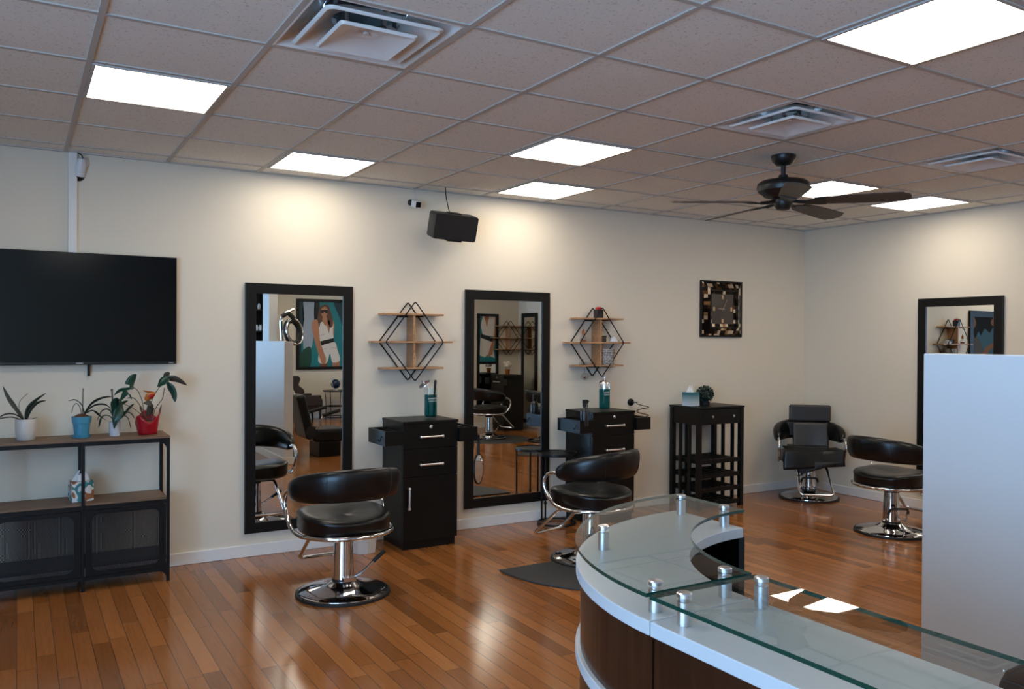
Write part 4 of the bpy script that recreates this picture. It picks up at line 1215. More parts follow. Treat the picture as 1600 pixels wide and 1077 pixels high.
for k in range(330):
    z = rnd.uniform(-1, 1); a = rnd.uniform(0, 2 * pi); q = sqrt(1 - z * z)
    d = Vector((q * cos(a), q * sin(a), z)); c = Vector((0, 0, 0.102))
    p = c + d * rnd.uniform(0.062, 0.074)
    if p.z < 0.012: continue
    w = d.orthogonal().normalized(); w.rotate(Matrix.Rotation(rnd.uniform(0, 6.28), 3, d)); e = d.cross(w)
    tip = p + (d * 0.6 + w).normalized() * 0.03
    if tip.z < 0.004: continue
    (l1 if k % 3 else l2).add([p - e * 0.002, p + (tip - p) * 0.5 - e * 0.009, tip, p + (tip - p) * 0.5 + e * 0.009], [(0, 1, 2, 3)])
l1.build('foliage', 'leaf_dark', t, solid=0.001); l2.build('foliage', 'leaf_green', t, solid=0.001)

# ------------------------------------------------------------------ clock
def clock():
    x0, x1, z0, z1 = 5.79, 6.355, 1.611, 2.174
    t = thing('wall_clock', 'square wall clock with a mosaic tile frame above the slatted rack', 'clock', ((x0 + x1) / 2, YW, (z0 + z1) / 2))
    a = (x1 - x0) / 2; h = (z1 - z0) / 2
    o, i_, dO, dI = 1.0, 0.60, -0.045, -0.022
    mb = MB()
    def rect(k, y, e=0): return [(-a * k - e, y, -h * k - e), (a * k + e, y, -h * k - e), (a * k + e, y, h * k + e), (-a * k - e, y, h * k + e)]
    def band(mbx, A, B, mi=0):
        for q in range(4):
            r = (q + 1) % 4
            mbx.add([A[q], A[r], B[r], B[q]], [(0, 1, 2, 3)], mi)
    R1, R2 = rect(0.95, -0.018), rect(0.68, -0.052)
    band(mb, R1, R2)
    mb.build('mosaic_frame', 'mosaic_tiles', t)
    mb = MB()
    band(mb, rect(1, -0.001), rect(1, -0.022)); band(mb, rect(1, -0.022), rect(0.95, -0.022)); band(mb, rect(0.95, -0.022), R1)
    band(mb, R2, rect(0.68, -0.056)); band(mb, rect(0.68, -0.056), rect(0.645, -0.056)); band(mb, rect(0.645, -0.056), rect(0.645, -0.034))
    mb.add(rect(1, -0.001), [(0, 1, 2, 3)])
    mb.build('rim', 'black_frame', t)
    mb = MB(); band(mb, rect(0.645, -0.036), rect(0.53, -0.030)); mb.build('inner_mosaic', 'mosaic_tiles', t)
    f = MB().add(rect(0.535, -0.029), [(0, 1, 2, 3)]).build('dial', 'clock_face', t)
    mb = MB()
    for x, z in ((0, 0.42), (0, -0.42), (-0.42, 0), (0.42, 0)):
        mb.box(x * a - 0.012, x * a + 0.012, -0.033, -0.029, z * h - 0.02, z * h + 0.02)
    mb.build('hour_mark', 'clock_mark', f)
    def hand(ang, L, w):
        M = Matrix.Rotation(ang, 4, 'Y')
        return MB().plate([(-w, -0.02), (w, -0.02), (w * 0.5, L), (-w * 0.5, L)], -0.036, -0.034, M=M)
    mb = hand(radians(31), 0.115, 0.005); mb.build('minute_hand', 'clock_hand', f)
    mb = hand(radians(-88), 0.07, 0.006); mb.build('hour_hand', 'clock_hand', f)
clock()

# ------------------------------------------------------------------ speaker and security cameras
def speaker():
    t = thing('loudspeaker', 'black rounded loudspeaker mounted high on the wall, tilted down', 'speaker', (2.945, 5.85, 2.465), rot=(radians(17), radians(2), radians(-4)))
    def rr(w, h, r, y):
        return [(p.x, y, p.y) for p in round_corners([(-w, -h, 0), (w, -h, 0), (w, h, 0), (-w, h, 0)], r, 5, True)]
    secs = [rr(0.18, 0.098, 0.02, -0.078), rr(0.182, 0.1, 0.022, -0.07), rr(0.182, 0.1, 0.022, 0.06), rr(0.172, 0.09, 0.03, 0.076)]
    n = len(secs[0]); mb = MB()
    vs = [p for s in secs for p in s]
    mb.add(vs, [(q * n + k, q * n + (k + 1) % n, (q + 1) * n + (k + 1) % n, (q + 1) * n + k) for q in range(3) for k in range(n)], 0, True)
    mb.add(vs, [tuple(range(n)), tuple(3 * n + k for k in range(n - 1, -1, -1))])
    mb.build('case', 'speaker_body', t)
    MB().plate([(p[0] * 0.985, p[2] * 0.985) for p in secs[0]], -0.0815, -0.077).build('grille', 'speaker_front', t)
    MB().box(-0.06, 0.06, -0.07, 0.05, -0.108, -0.1).box(-0.06, 0.06, -0.086, -0.068, -0.108, -0.095).build('bracket_foot', 'black_metal', t)
    MB().box(-0.05, 0.05, -0.03, 0.05, 0.1, 0.106).build('top_plate', 'black_metal', t, bevel=0.002)
    MB().tube([(0, 0.07, -0.02), (0, 0.14, -0.04), (0, 0.235, -0.07)], 0.016, 8).build('wall_arm', 'black_metal', t)
    c = tag(MB().tube(smooth_path([(2.925, 5.86, 2.573), (2.915, 5.87, 2.62), (2.895, 5.865, 2.70), (2.885, 5.86, H)], 5), 0.0045, 6).build('speaker_cable', 'black_rubber'), 'thin dark cable running from the ceiling down to the loudspeaker', 'cable')
speaker()

t = thing('security_camera', 'white bullet security camera in the corner by the conduit, pointing down', 'camera', (0.352, 6.02, 2.70))
MB().lathe([(0, 0), (0.036, 0), (0.036, 0.014), (0.02, 0.024), (0, 0.024)], 20, caps=False, M=Matrix.Translation((0.01, 0.05, 0.01)) @ Matrix.Rotation(pi / 2, 4, 'X')).build('mount', 'white_plastic', t)
M = Matrix.Translation((0.005, 0.01, 0.03)) @ Matrix.Rotation(radians(24), 4, 'X') @ Matrix.Rotation(radians(7), 4, 'Y')
MB().lathe([(0.02, 0), (0.026, -0.02), (0.034, -0.05), (0.036, -0.115), (0.0, -0.116)], 24, M=M).build('body', 'white_plastic', t)
MB().lathe([(0.035, -0.115), (0.032, -0.135), (0.016, -0.155), (0, -0.158)], 24, M=M).build('lens_cover', 'dark_lens', t)
MB().tube(smooth_path([(0.01, 0.0, 0.03), (0.0, -0.0, 0.05), (-0.02, 0.01, 0.062)], 4), 0.004, 6).build('cable', 'black_rubber', t)

t = thing('security_camera', 'small white cube security camera on the wall left of the loudspeaker', 'camera', (2.70, 6.0, 2.64))
MB().lathe([(0.0, 0), (0.024, 0), (0.024, 0.01), (0.012, 0.02), (0.01, 0.045), (0, 0.045)], 20, M=Matrix.Translation((-0.02, 0.07, 0.02)) @ Matrix.Rotation(pi / 2, 4, 'X') @ Matrix.Rotation(radians(12), 4, 'X')).build('mount', 'black_rubber', t)
M = Matrix.Rotation(radians(16), 4, 'X') @ Matrix.Rotation(radians(8), 4, 'Z')
MB().box(-0.028, 0.028, -0.03, 0.035, -0.028, 0.028, M=M).build('body', 'white_plastic', t, bevel=0.008, bseg=3)
MB().box(-0.021, 0.023, -0.034, -0.029, -0.023, 0.02, M=M).build('face', 'dark_lens', t, bevel=0.002)
tag(MB().tube([(2.712, 6.065, 2.68), (2.713, 6.066, 2.72), (2.71, 6.066, H - 0.008)], 0.002, 6).build('camera_cable', 'white_plastic'), 'thin pale cable rising from the cube camera to the ceiling', 'cable')

# ------------------------------------------------------------------ reception desk
def desk():
    CX, CY, RO, RI = 1.571, 1.068, 0.662, 0.417
    XO, XI = CX - RO, CX - RI        # straight part
    ZG, ZS, ZU = 1.150, 1.104, 1.079
    YE = -0.6
    def arc(r, a0, a1, n=40): return [(CX + r * cos(radians(a0 + (a1 - a0) * k / n)), CY + r * sin(radians(a0 + (a1 - a0) * k / n))) for k in range(n + 1)]
    # ---- curved unit (angles 90..180 degrees)
    t = thing('reception_desk', 'curved end of the reception desk, white counter and dark wood front under glass', 'desk', (CX - 0.5, CY + 0.3, 0), 0, 'reception desk units')
    ox, oy = CX - 0.5, CY + 0.3
    L = lambda poly: [(x - ox, y - oy) for x, y in poly]
    ring = arc(RO, 90, 180) + arc(RI, 180, 90)
    MB().prism(L(ring), ZU, ZS).build('counter', 'desk_white', t, bevel=0.002)
    ringp = arc(RO - 0.010, 90, 179.8) + arc(RO - 0.046, 179.8, 90)
    MB().prism(L(ringp), 0.0, ZU, smooth=False).build('front_panel', 'desk_wood', t)
    ringb = arc(RO, 90, 180) + arc(RO - 0.05, 180, 90)
    MB().prism(L(ringb), 0.905, 0.929).build('trim_band', 'desk_white', t, bevel=0.002)
    ringk = arc(RO - 0.047, 90, 180) + arc(RI - 0.1, 180, 90)
    MB().prism(L(ringk), 0.72, 0.745).build('work_surface', 'desk_black', t)
    ge = MB().box(CX - 0.0 - ox - 0.012, CX - ox + 0.010, CY + RI + 0.004 - oy, CY + RO - 0.05 - oy, 0, ZU).build('end_gable', 'desk_black', t, bevel=0.002)
    mb = MB().box(XO + 0.05 - ox, XI - 0.01 - ox, CY + 0.001 - oy, CY + 0.018 - oy, 0, ZU)
    mb.build('inner_gable', 'desk_black', t)
    g = MB(); n = len(ring)
    def glass(poly, par, oxx, oyy):
        P = [(x - oxx, y - oyy) for x, y in poly]
        mb = MB(); m = len(P)
        vs = [(x, y, ZG - 0.007) for x, y in P] + [(x, y, ZG) for x, y in P]
        mb.add(vs, [tuple(range(m - 1, -1, -1)), tuple(range(m, 2 * m))], 0)
        mb.add(vs, [(i, (i + 1) % m, m + (i + 1) % m, m + i) for i in range(m)], 1)
        return mb.build('glass_top', ['desk_glass', 'glass_edge'], par)
    glass([(x, y) for x, y in arc(RO + 0.002, 90, 179.6) + arc(RI - 0.002, 179.4, 90)], t, ox, oy)
    def standoff(x, y, par, oxx, oyy):
        M = Matrix.Translation((x - oxx, y - oyy, 0))
        s = MB().lathe([(0.0, ZS), (0.0125, ZS), (0.0125, ZG - 0.0075), (0, ZG - 0.0075)], 24, M=M, caps=False).lathe([(0.0, ZG), (0.0128, ZG), (0.0128, ZG + 0.006), (0.0105, ZG + 0.008), (0, ZG + 0.007)], 24, M=M, caps=False).build('standoff', 'brushed_steel', par)
    for r, a in ((RO - 0.045, 92.5), (RI + 0.04, 93.5), (RO - 0.055, 136), (RO - 0.044, 176.7), (RI + 0.035, 175.5)):
        standoff(CX + r * cos(radians(a)), CY + r * sin(radians(a)), t, ox, oy)
    # ---- straight unit
    ox2, oy2 = (XO + XI) / 2, 0.4
    t = thing('reception_desk', 'straight section of the reception desk, white counter under a green-edged glass ledge', 'desk', (ox2, oy2, 0), 0, 'reception desk units')
    y1 = CY - 0.003
    def bx(x0, x1, ya, yb, z0, z1): return MB().box(x0 - ox2, x1 - ox2, ya - oy2, yb - oy2, z0, z1)
    bx(XO, XI, YE, y1, ZU, ZS).build('counter', 'desk_white', t, bevel=0.002)
    bx(XO + 0.010, XO + 0.046, YE, y1, 0, ZU).build('front_panel', 'desk_wood', t)
    bx(XO, XO + 0.05, YE, y1, 0.905, 0.929).build('trim_band', 'desk_white', t, bevel=0.002)
    bx(XO + 0.047, XI + 0.42, YE, y1 - 0.05, 0.72, 0.745).build('work_surface', 'desk_black', t)
    bx(XO + 0.05, XI - 0.01, y1 - 0.02, y1 - 0.002, 0, ZU).build('side_gable', 'desk_black', t)
    bx(XO + 0.05, XI - 0.01, YE, YE + 0.02, 0, ZU).build('side_gable', 'desk_black', t)
    glass([(XO - 0.004, YE), (XI + 0.002, YE), (XI + 0.002, y1 - 0.004), (XO - 0.004, y1 - 0.004)], t, ox2, oy2)
    for x in (XO + 0.041, XI - 0.022):
        for y in (y1 - 0.038, 0.1, YE + 0.05):
            standoff(x, y, t, ox2, oy2)
desk()

# receptionist's chair, only its back top shows
t = thing('office_chair', 'black office chair behind the reception desk at the bottom right corner', 'chair', (1.40, 0.78, 0), radians(75))
def ob(u, v):
    a = 2 * pi * u
    hh = v
    w = 0.23 * (1 - 0.25 * max(0, (v - 0.6) / 0.4) ** 2)
    c, s_ = cos(a), sin(a); m = (abs(c) ** 3 + abs(s_) ** 3) ** (-1 / 3)
    e = sqrt(max(0.0, 1 - max(0, (v - 0.85) / 0.15) ** 2)) if v > 0.85 else 1.0
    e2 = sqrt(max(0.0, 1 - max(0, (0.08 - v) / 0.08) ** 2)) if v < 0.08 else 1.0
    k = max(e * e2, 0.01)
    return (w * k * m * c, -0.22 + 0.03 * k * m * s_ - 0.05 * v, 0.5 + 0.48 * v)
MB().grid(ob, 32, 24, closed_u=True).build('backrest', 'black_cloth', t)
def os_(u, v):
    a = 2 * pi * u; c, s_ = cos(a), sin(a); m = (abs(c) ** 4 + abs(s_) ** 4) ** (-1 / 4)
    k = [0.02, 0.95, 1.0, 0.97, 0.85, 0.02][int(round(v * 5))]; z = [0.42, 0.42, 0.45, 0.48, 0.495, 0.5][int(round(v * 5))]
    return (0.24 * k * m * c, 0.23 * k * m * s_ + 0.02, z)
MB().grid(os_, 32, 6, closed_u=True).build('seat', 'black_cloth', t)
MB().lathe([(0.03, 0.1), (0.03, 0.3), (0.02, 0.3), (0.02, 0.42)], 16).build('gas_column', 'black_metal', t)
MB().box(-0.03, 0.03, -0.25, -0.1, 0.405, 0.42).box(-0.03, 0.03, -0.27, -0.25, 0.405, 0.6).build('back_bracket', 'black_metal', t)
for k in range(5):
    R = Matrix.Rotation(2 * pi * k / 5, 4, 'Z')
    MB().tube([R @ Vector((0.02, 0, 0.11)), R @ Vector((0.27, 0, 0.065))], [0.022, 0.014], 8).build('foot', 'black_metal', t)
    MB().sphere(R @ Vector((0.27, 0, 0.027)), 0.027, 12, 8).build('caster', 'black_rubber', t)

# ------------------------------------------------------------------ the far end of the room (seen in the mirrors)
def poster_woman():
    x0, z0 = 4.65, 0.96
    W, Hh = 1.10, 1.385
    t = thing('framed_poster', 'framed poster of a person in a white outfit and sunglasses, reflected in the first mirror', 'poster', (x0 + W / 2, YB, z0), 0)
    S = 0.00302; SZ = 0.0029
    # picture points are (u, v) pixels of the mirrored view: u right (+x), v down
    def P(u, v): return ((u - 348) * S - W / 2, Hh - (v - 70) * SZ)
    a = W / 2; f = 0.055
    mb = MB(); o = [(-a, 0), (a, 0), (a, Hh), (-a, Hh)]; i_ = [(-a + f, f), (a - f, f), (a - f, Hh - f), (-a + f, Hh - f)]
    for k in range(4):
        j = (k + 1) % 4
        mb.plate([o[k], o[j], i_[j], i_[k]], 0.003, 0.035)
    mb.build('frame', 'black_frame', t)
    names = ['print_teal', 'print_dark_teal', 'print_grey', 'print_black', 'print_green', 'print_white', 'print_shade', 'skin', 'hair_brown', 'skin_dark']
    mb = MB()
    def area(pts, mi, layer, smooth=True):
        q = [P(u, v) for u, v in pts]
        q = [(min(max(x, -a + f), a - f), min(max(z, f), Hh - f)) for x, z in q]
        if smooth: q = [(p.x, p.y) for p in smooth_path([(x, z, 0) for x, z in q], 4, True)]
        q = [(min(max(x, -a + f), a - f), min(max(z, f), Hh - f)) for x, z in q]
        mb.add([(x, 0.004 + 0.0008 * layer, z) for x, z in q], [tuple(range(len(q)))], mi)
    area([(340, 60), (760, 60), (760, 560), (340, 560)], 0, 0, False)
    area([(340, 60), (388, 60), (400, 200), (385, 330), (378, 560), (340, 560)], 1, 1)
    area([(395, 60), (470, 60), (470, 200), (462, 330), (440, 420), (400, 430), (392, 200)], 2, 1)
    area([(468, 60), (500, 60), (500, 240), (480, 330), (468, 260)], 3, 1)
    area([(340, 470), (400, 410), (445, 400), (440, 560), (340, 560)], 4, 2)
    area([(600, 60), (760, 60), (760, 420), (680, 330), (640, 200)], 1, 1)
    # legs, arm
    area([(508, 495), (556, 495), (556, 560), (504, 560)], 9, 3, False)
    area([(586, 480), (638, 475), (640, 560), (592, 560)], 7, 3, False)
    area([(462, 214), (486, 212), (498, 270), (506, 350), (530, 430), (545, 470), (542, 505), (520, 508), (508, 480), (485, 410), (462, 320), (450, 240)], 7, 8)
    # shirt
    area([(474, 212), (520, 205), (560, 204), (592, 226), (592, 290), (592, 345), (550, 372), (506, 366), (496, 300), (488, 240)], 5, 4)
    area([(545, 215), (572, 222), (566, 300), (556, 270)], 7, 5)
    area([(500, 318), (540, 305), (540, 309), (500, 322)], 6, 5, False)
    area([(590, 222), (600, 232), (600, 300), (592, 350)], 7, 3)
    # belt and shorts
    area([(510, 385), (600, 360), (622, 410), (640, 485), (590, 500), (572, 440), (550, 505), (496, 498), (500, 430)], 5, 5)
    area([(512, 412), (550, 403), (550, 407), (512, 416)], 6, 6, False)
    area([(582, 398), (622, 400), (622, 404), (582, 402)], 6, 6, False)
    area([(503, 357), (596, 333), (598, 360), (508, 386)], 3, 7, False)
    # hair, face, glasses
    area([(530, 105), (560, 112), (574, 150), (590, 205), (590, 250), (570, 262), (555, 230), (512, 225), (500, 260), (482, 235), (490, 180), (502, 130)], 8, 5)
    area([(535, 120), (554, 135), (554, 165), (545, 188), (532, 194), (518, 182), (512, 160), (514, 135)], 7, 6)
    area([(524, 190), (548, 188), (556, 235), (540, 250), (522, 220)], 7, 7)
    area([(508, 145), (530, 142), (555, 143), (554, 160), (543, 165), (533, 154), (522, 166), (510, 160)], 3, 8)
    mb.build('picture', names, t)
poster_woman()

def poster_hair():
    yc, zc, W, Hh = 2.45, 1.75, 1.2, 1.5
    t = thing('framed_poster', 'poster of a person with dark curly hair, glimpsed in the mirror on the right wall', 'poster', (X0, yc, zc - Hh / 2), pi / 2)
    a = W / 2
    # local -y looks into the room
    mb = MB()
    for x0, x1, z0, z1 in ((-a, a, 0, 0.05), (-a, a, Hh - 0.05, Hh), (-a, -a + 0.05, 0.05, Hh - 0.05), (a - 0.05, a, 0.05, Hh - 0.05)):
        mb.box(x0, x1, -0.035, -0.002, z0, z1)
    mb.build('frame', 'print_frame', t)
    mb = MB()
    def area(pts, mi, layer):
        q = [(p.x, p.y) for p in smooth_path([(x, z, 0) for x, z in pts], 4, True)]
        q = [(min(max(x, -a + 0.05), a - 0.05), min(max(z, 0.05), Hh - 0.05)) for x, z in q]
        mb.add([(x, -0.006 - 0.0008 * layer, z) for x, z in q], [tuple(range(len(q)))], mi)
    area([(-a, 0), (a, 0), (a, Hh), (-a, Hh)], 0, 0)
    area([(-a, 0.85), (-0.3, 0.75), (-0.14, 0.72), (-0.08, 0.9), (-0.1, 1.2), (-0.3, 1.45), (-a, 1.5)], 1, 1)
    area([(-0.16, 1.24), (0.1, 1.3), (0.4, 1.25), (0.42, 0.98), (0.26, 0.9), (0.18, 0.78), (0.08, 0.86), (0.0, 0.72), (-0.05, 0.8), (-0.12, 0.66), (-0.16, 0.82), (-0.1, 0.98)], 2, 3)
    area([(-a, 0), (0.06, 0), (0.02, 0.5), (-0.06, 0.68), (-0.18, 0.7), (-0.4, 0.72), (-a, 0.8)], 3, 2)
    area([(0.0, 0.1), (0.06, 0.4), (0.2, 0.54), (0.4, 0.56), (0.42, 0.48), (0.22, 0.44), (0.14, 0.3), (0.12, 0.0)], 1, 4)
    area([(0.2, 0.98), (0.3, 0.9), (0.45, 1.0), (0.45, 1.15), (0.28, 1.12)], 1, 5)
    mb.build('picture', ['print_blue', 'skin', 'hair_black', 'boot_grey'], t)
poster_hair()

# mirror and frames reflected in the second tall mirror
tall_mirror('wall_mirror', (XR, -0.39, 0.085), -pi / 2, 0.52, 1.96, 0.07, 'tall black-framed mirror in the rear corner, reflected at the right of the second mirror')
def mirror_poster():  # tall mirror whose reflection is painted as a flat picture
    x0, x1, z0, z1 = 6.995, 7.425, 0.25, 2.03
    t = thing('painted_mirror', 'narrow black-framed mirror behind the diamond shelf, its reflection of a white outfit painted on', 'poster', ((x0 + x1) / 2, YB2, z0), pi)
    a, h, f = (x1 - x0) / 2, z1 - z0, 0.045
    mb = MB(); o = [(-a, 0), (a, 0), (a, h), (-a, h)]; i_ = [(-a + f, f), (a - f, f), (a - f, h - f), (-a + f, h - f)]
    for k in range(4):
        j = (k + 1) % 4
        mb.plate([o[k], o[j], i_[j], i_[k]], -0.035, -0.003)
    zs = 0.88
    mb.box(-a + f, a - f, -0.03, -0.004, zs, zs + 0.045)
    mb.build('frame', 'black_frame', t)
    mb = MB()
    # local x is mirrored: picture right = +x world = local -x
    def area(pts, mi, layer):
        q = [(-(u - 0.5) * 2 * (a - f), zs + 0.045 + v * (h - f - zs - 0.045)) for u, v in pts]
        mb.add([(x, -0.005 - 0.0008 * layer, z) for x, z in q], [tuple(range(len(q)))], mi)
    area([(0, 0), (1, 0), (1, 1), (0, 1)], 0, 0)
    area([(0.2, 1), (0.95, 1), (0.92, 0.55), (0.2, 0.6), (0.1, 0.8)], 1, 1)
    area([(0.1, 0.62), (0.85, 0.52), (0.82, 0.43), (0.1, 0.53)], 2, 2)
    area([(0.08, 0.53), (0.8, 0.43), (0.95, 0.08), (0.5, 0.15), (0.35, 0.1), (0.02, 0.14)], 1, 1)
    area([(0.95, 1), (1, 1), (1, 0.5), (0.8, 0.15), (0.5, 0.1), (0.65, 0.3), (0.9, 0.6)], 3, 3)
    area([(0.3, 1), (0.6, 1), (0.45, 0.75)], 3, 3)
    mb.build('picture', ['print_teal', 'print_white', 'print_black', 'skin'], t)
    MB().box(-a + f, a - f, -0.02, -0.006, f, zs).build('lower_panel', 'mirror_glass', t)
mirror_poster()

t = thing('flower_pot', 'cream flower in a small brown pot on the reflected station', 'plant', (7.42, -0.45, 0.96))
MB().lathe([(0, 0), (0.035, 0), (0.045, 0.09), (0.04, 0.09), (0, 0.08)], 20, caps=False).build('pot', 'amber', t)
mb = MB()
for k in range(9):
    a = 2 * pi * k / 9; r = 0.045 if k % 2 else 0.03
    mb.sphere((r * cos(a), r * sin(a), 0.14 + 0.03 * (k % 3)), 0.035, 10, 8)
mb.build('blossom', 'cream_petal', t)

def dryer_chair():
    t = thing('dryer_chair', 'black hood dryer chair with a chrome-ringed hood, reflected in the first mirror', 'chair', (3.45, 1.2, 0), 0)
    # faces +x
    MB().box(-0.02, 0.28, -0.22, 0.22, 0, 0.20).build('base_box', 'black_laminate', t, bevel=0.01)
    MB().box(-0.10, 0.36, -0.25, 0.25, 0.20, 0.37).build('seat', 'black_leather', t, bevel=0.04, bseg=4)
    M = Matrix.Translation((-0.12, 0, 0.25)) @ Matrix.Rotation(radians(-14), 4, 'Y')
    MB().box(-0.07, 0.05, -0.25, 0.25, 0, 0.60, M=M).build('backrest', 'black_leather', t, bevel=0.04, bseg=4)
    for s in (-1, 1):
        am = MB().tube(smooth_path([(-0.08, s * 0.28, 0.38), (-0.04, s * 0.29, 0.45), (0.0, s * 0.29, 0.54), (0.06, s * 0.29, 0.57)], 5), 0.014, 8).build('arm_bracket', 'chrome', t)
        MB().tube([(0.0, s * 0.29, 0.56), (0.24, s * 0.29, 0.62)], 0.024, 10).build('arm_pad', 'black_rubber', am)
        MB().lathe([(0, 0), (0.08, 0), (0.08, 0.02), (0, 0.02)], 24, M=Matrix.Translation((-0.13, s * 0.255 + (0 if s > 0 else 0), 0.34)) @ Matrix.Rotation(-s * pi / 2, 4, 'X')).build('hinge_cover', 'black_rubber', t)
    hp = MB().tube(smooth_path([(-0.24, 0, 0.70), (-0.40, 0, 1.1), (-0.46, 0, 1.6), (-0.46, 0, 1.86), (-0.36, 0, 1.93), (-0.30, 0, 1.96)], 6), 0.02, 8).build('hood_arm', 'chrome', t)
    M = Matrix.Translation((-0.30, 0, 1.66)) @ Matrix.Rotation(radians(52), 4, 'Z') @ Matrix.Rotation(radians(80), 4, 'Y')
    MB().tube([M @ Vector((0.15 * cos(2 * pi * k / 36), 0.15 * sin(2 * pi * k / 36), -0.02)) for k in range(36)], 0.034, 12, closed=True).build('hood_ring', 'black_rubber', t)
    MB().tube([M @ Vector((0.172 * cos(2 * pi * k / 36), 0.172 * sin(2 * pi * k / 36), 0.014)) for k in range(36)], 0.014, 10, closed=True).build('chrome_rim', 'chrome', t)
    MB().tube(smooth_path([(-0.46, 0, 1.86), (-0.38, 0.0, 1.9), (-0.30, 0, 1.83)], 5), 0.03, 8).build('hood_bracket', 'black_rubber', t)
dryer_chair()

def wing_chair():
    t = thing('wing_chair', 'dark brown wing chair against the far wall, reflected in the first mirror', 'chair', (4.55, -3.45, 0), 0)
    # faces +x
    MB().box(-0.25, 0.42, -0.30, 0.30, 0.22, 0.44).build('seat', 'brown_fabric', t, bevel=0.04, bseg=3)
    poly = [(-0.30, 0.30), (-0.14, 0.30), (-0.10, 0.52), (0.06, 0.55), (0.04, 0.62), (-0.06, 0.7), (-0.02, 0.82), (-0.06, 0.87), (-0.3, 0.88), (-0.4, 0.8)]
    for y in (-0.34, 0.27):
        MB().plate(poly, y, y + 0.07).build('wing', 'brown_fabric', t, bevel=0.02)
    MB().box(-0.36, -0.2, -0.28, 0.28, 0.3, 0.88).build('backrest', 'brown_fabric', t, bevel=0.04)
    for y in (-0.33, 0.27):
        MB().box(-0.15, 0.38, y, y + 0.06, 0.3, 0.5).build('armrest', 'brown_fabric', t, bevel=0.02)
    for x in (-0.2, 0.37):
        for y in (-0.25, 0.25):
            MB().tube([(x, y, 0.23), (x + 0.02, y, 0.0)], [0.03, 0.018], 8).build('leg', 'black_frame', t)
wing_chair()

t = thing('side_table', 'round two-tier black wire side table holding a blue globe, reflected in the first mirror', 'table', (5.33, -3.5, 0))
MB().lathe([(0, 0.545), (0.245, 0.545), (0.25, 0.552), (0.25, 0.562), (0, 0.562)], 32, caps=False).build('tabletop', 'black_metal', t)
MB().lathe([(0, 0.25), (0.21, 0.25), (0.21, 0.262), (0, 0.262)], 32, caps=False).build('lower_tier', 'black_metal', t)
MB().tube([(0.21 * cos(2 * pi * k / 32), 0.21 * sin(2 * pi * k / 32), 0.05) for k in range(32)], 0.008, 6, closed=True).build('foot_ring', 'black_metal', t)
for k in range(4):
    a = radians(45 + 90 * k)
    MB().tube(smooth_path([(0.23 * cos(a), 0.23 * sin(a), 0.55), (0.205 * cos(a), 0.205 * sin(a), 0.3), (0.21 * cos(a), 0.21 * sin(a), 0.0)], 4), 0.008, 6).build('leg', 'black_metal', t)
t = thing('glass_globe', 'dark blue glass globe bowl on a white foot, on the reflected side table', 'ornament', (5.33, -3.5, 0.562))
MB().lathe([(0, 0), (0.05, 0), (0.03, 0.02), (0.02, 0.04), (0, 0.04)], 20, caps=False).build('foot', 'white_pot', t)
MB().sphere((0, 0, 0.125), 0.09, 24, 16).build('ball', 'globe_blue', t)
for k in range(3):
    a = radians(30 + 120 * k)
    MB().tube(smooth_path([(0.05 * cos(a), 0.05 * sin(a), 0.045), (0.105 * cos(a), 0.105 * sin(a), 0.13), (0.11 * cos(a), 0.11 * sin(a), 0.21), (0.14 * cos(a), 0.14 * sin(a), 0.24)], 4), 0.008, 6).build('prong', 'white_pot', t)

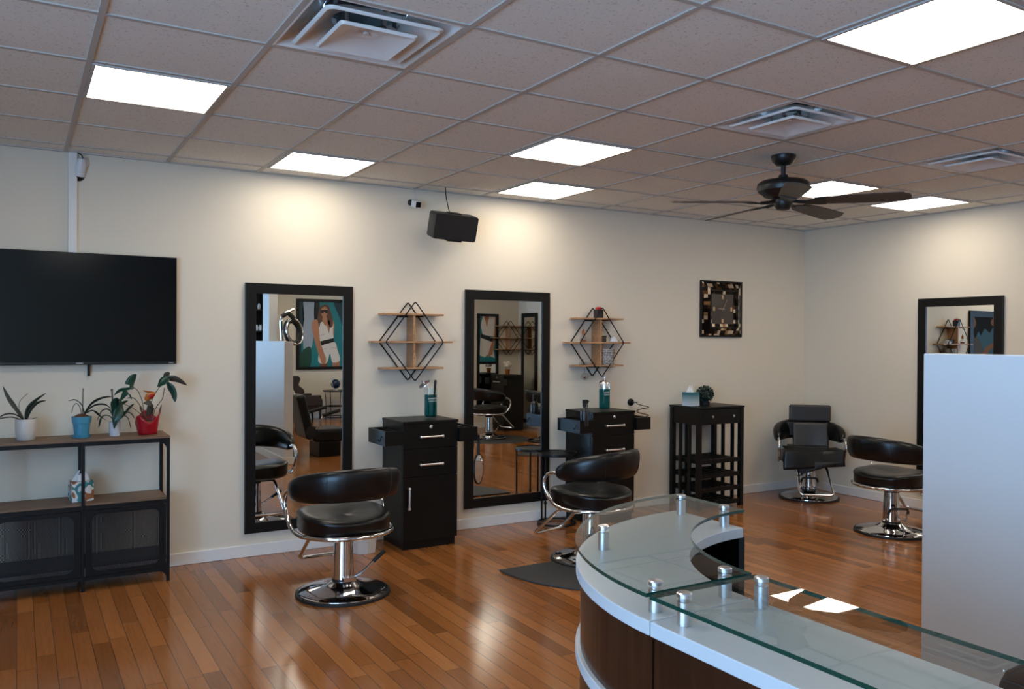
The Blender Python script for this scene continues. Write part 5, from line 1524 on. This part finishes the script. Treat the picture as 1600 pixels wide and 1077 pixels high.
t = thing('display_shelf', 'tall black display shelf with pale jars on the far wall, reflected in the first mirror', 'shelf', (3.55, YB + 0.16, 0))
mb = MB().box(-0.45, 0.45, 0.10 - 0.26, -0.14, 0, 2.5)
mb.build('back_panel', 'black_laminate', t)
MB().box(-0.45, -0.43, -0.14, 0.16, 0, 2.5).build('side', 'black_laminate', t); MB().box(0.43, 0.45, -0.14, 0.16, 0, 2.5).build('side', 'black_laminate', t)
for z in (0.1, 0.7, 1.3, 1.7, 2.1, 2.48):
    MB().box(-0.43, 0.43, -0.14, 0.16, z - 0.01, z + 0.01).build('shelf_board', 'black_laminate', t)
for k, (x, z) in enumerate(((0.30, 1.71), (0.36, 1.71), (0.22, 1.71), (0.34, 2.11), (0.2, 2.11))):
    c = tag(MB().lathe([(0, 0), (0.028, 0), (0.028, 0.08), (0.018, 0.09), (0.018, 0.11), (0, 0.11)], 16, caps=False).build('product_jar', 'white_pot', loc=(3.55 + x * (1 if k != 1 else 1.02), YB + 0.2, z)),
            'small pale jar on the reflected black display shelf', 'jar', 'jars on the display shelf')

# ------------------------------------------------------------------ light, world, camera
w = bpy.data.worlds.new('World'); scene.world = w; w.use_nodes = True
bg = w.node_tree.nodes['Background']
bg.inputs[0].default_value = (0.36, 0.63, 1.0, 1); bg.inputs[1].default_value = 9.5
pl = bpy.data.lights.new('window_portal', 'AREA'); pl.shape = 'RECTANGLE'; pl.size = 4.7; pl.size_y = 2.25
pl.cycles.is_portal = True
po = bpy.data.objects.new('window_portal', pl); COL.objects.link(po)
po.matrix_world = Matrix(((0, 0, -1, X0 - 0.12), (-1, 0, 0, -1.15), (0, 1, 0, 1.425), (0, 0, 0, 1)))
# portal looks along its local -Z, i.e. into the room (+x)

cam = bpy.data.cameras.new('Camera'); co = bpy.data.objects.new('Camera', cam); COL.objects.link(co)
yaw, pitch, roll = 0.539, -0.0061, 0.0061
f = Vector((sin(yaw) * cos(pitch), cos(yaw) * cos(pitch), sin(pitch)))
r = Vector((cos(yaw), -sin(yaw), 0)); u = r.cross(f)
r2 = r * cos(roll) + u * sin(roll); u2 = u * cos(roll) - r * sin(roll)
co.matrix_world = Matrix(((r2.x, u2.x, -f.x, 0), (r2.y, u2.y, -f.y, 0), (r2.z, u2.z, -f.z, EYE), (0, 0, 0, 1)))
cam.sensor_width = 36; cam.lens = 1292.4 * 36 / 1600; cam.clip_start = 0.05
scene.camera = co

vs = scene.view_settings
vs.view_transform = 'Standard'; vs.look = 'None'; vs.gamma = 1; vs.use_curve_mapping = False
vs.exposure = 0.72
scene.cycles.max_bounces = 12; scene.cycles.glossy_bounces = 8; scene.cycles.transparent_max_bounces = 16
scene.cycles.caustics_reflective = False; scene.cycles.caustics_refractive = False
scene.cycles.use_denoising = True
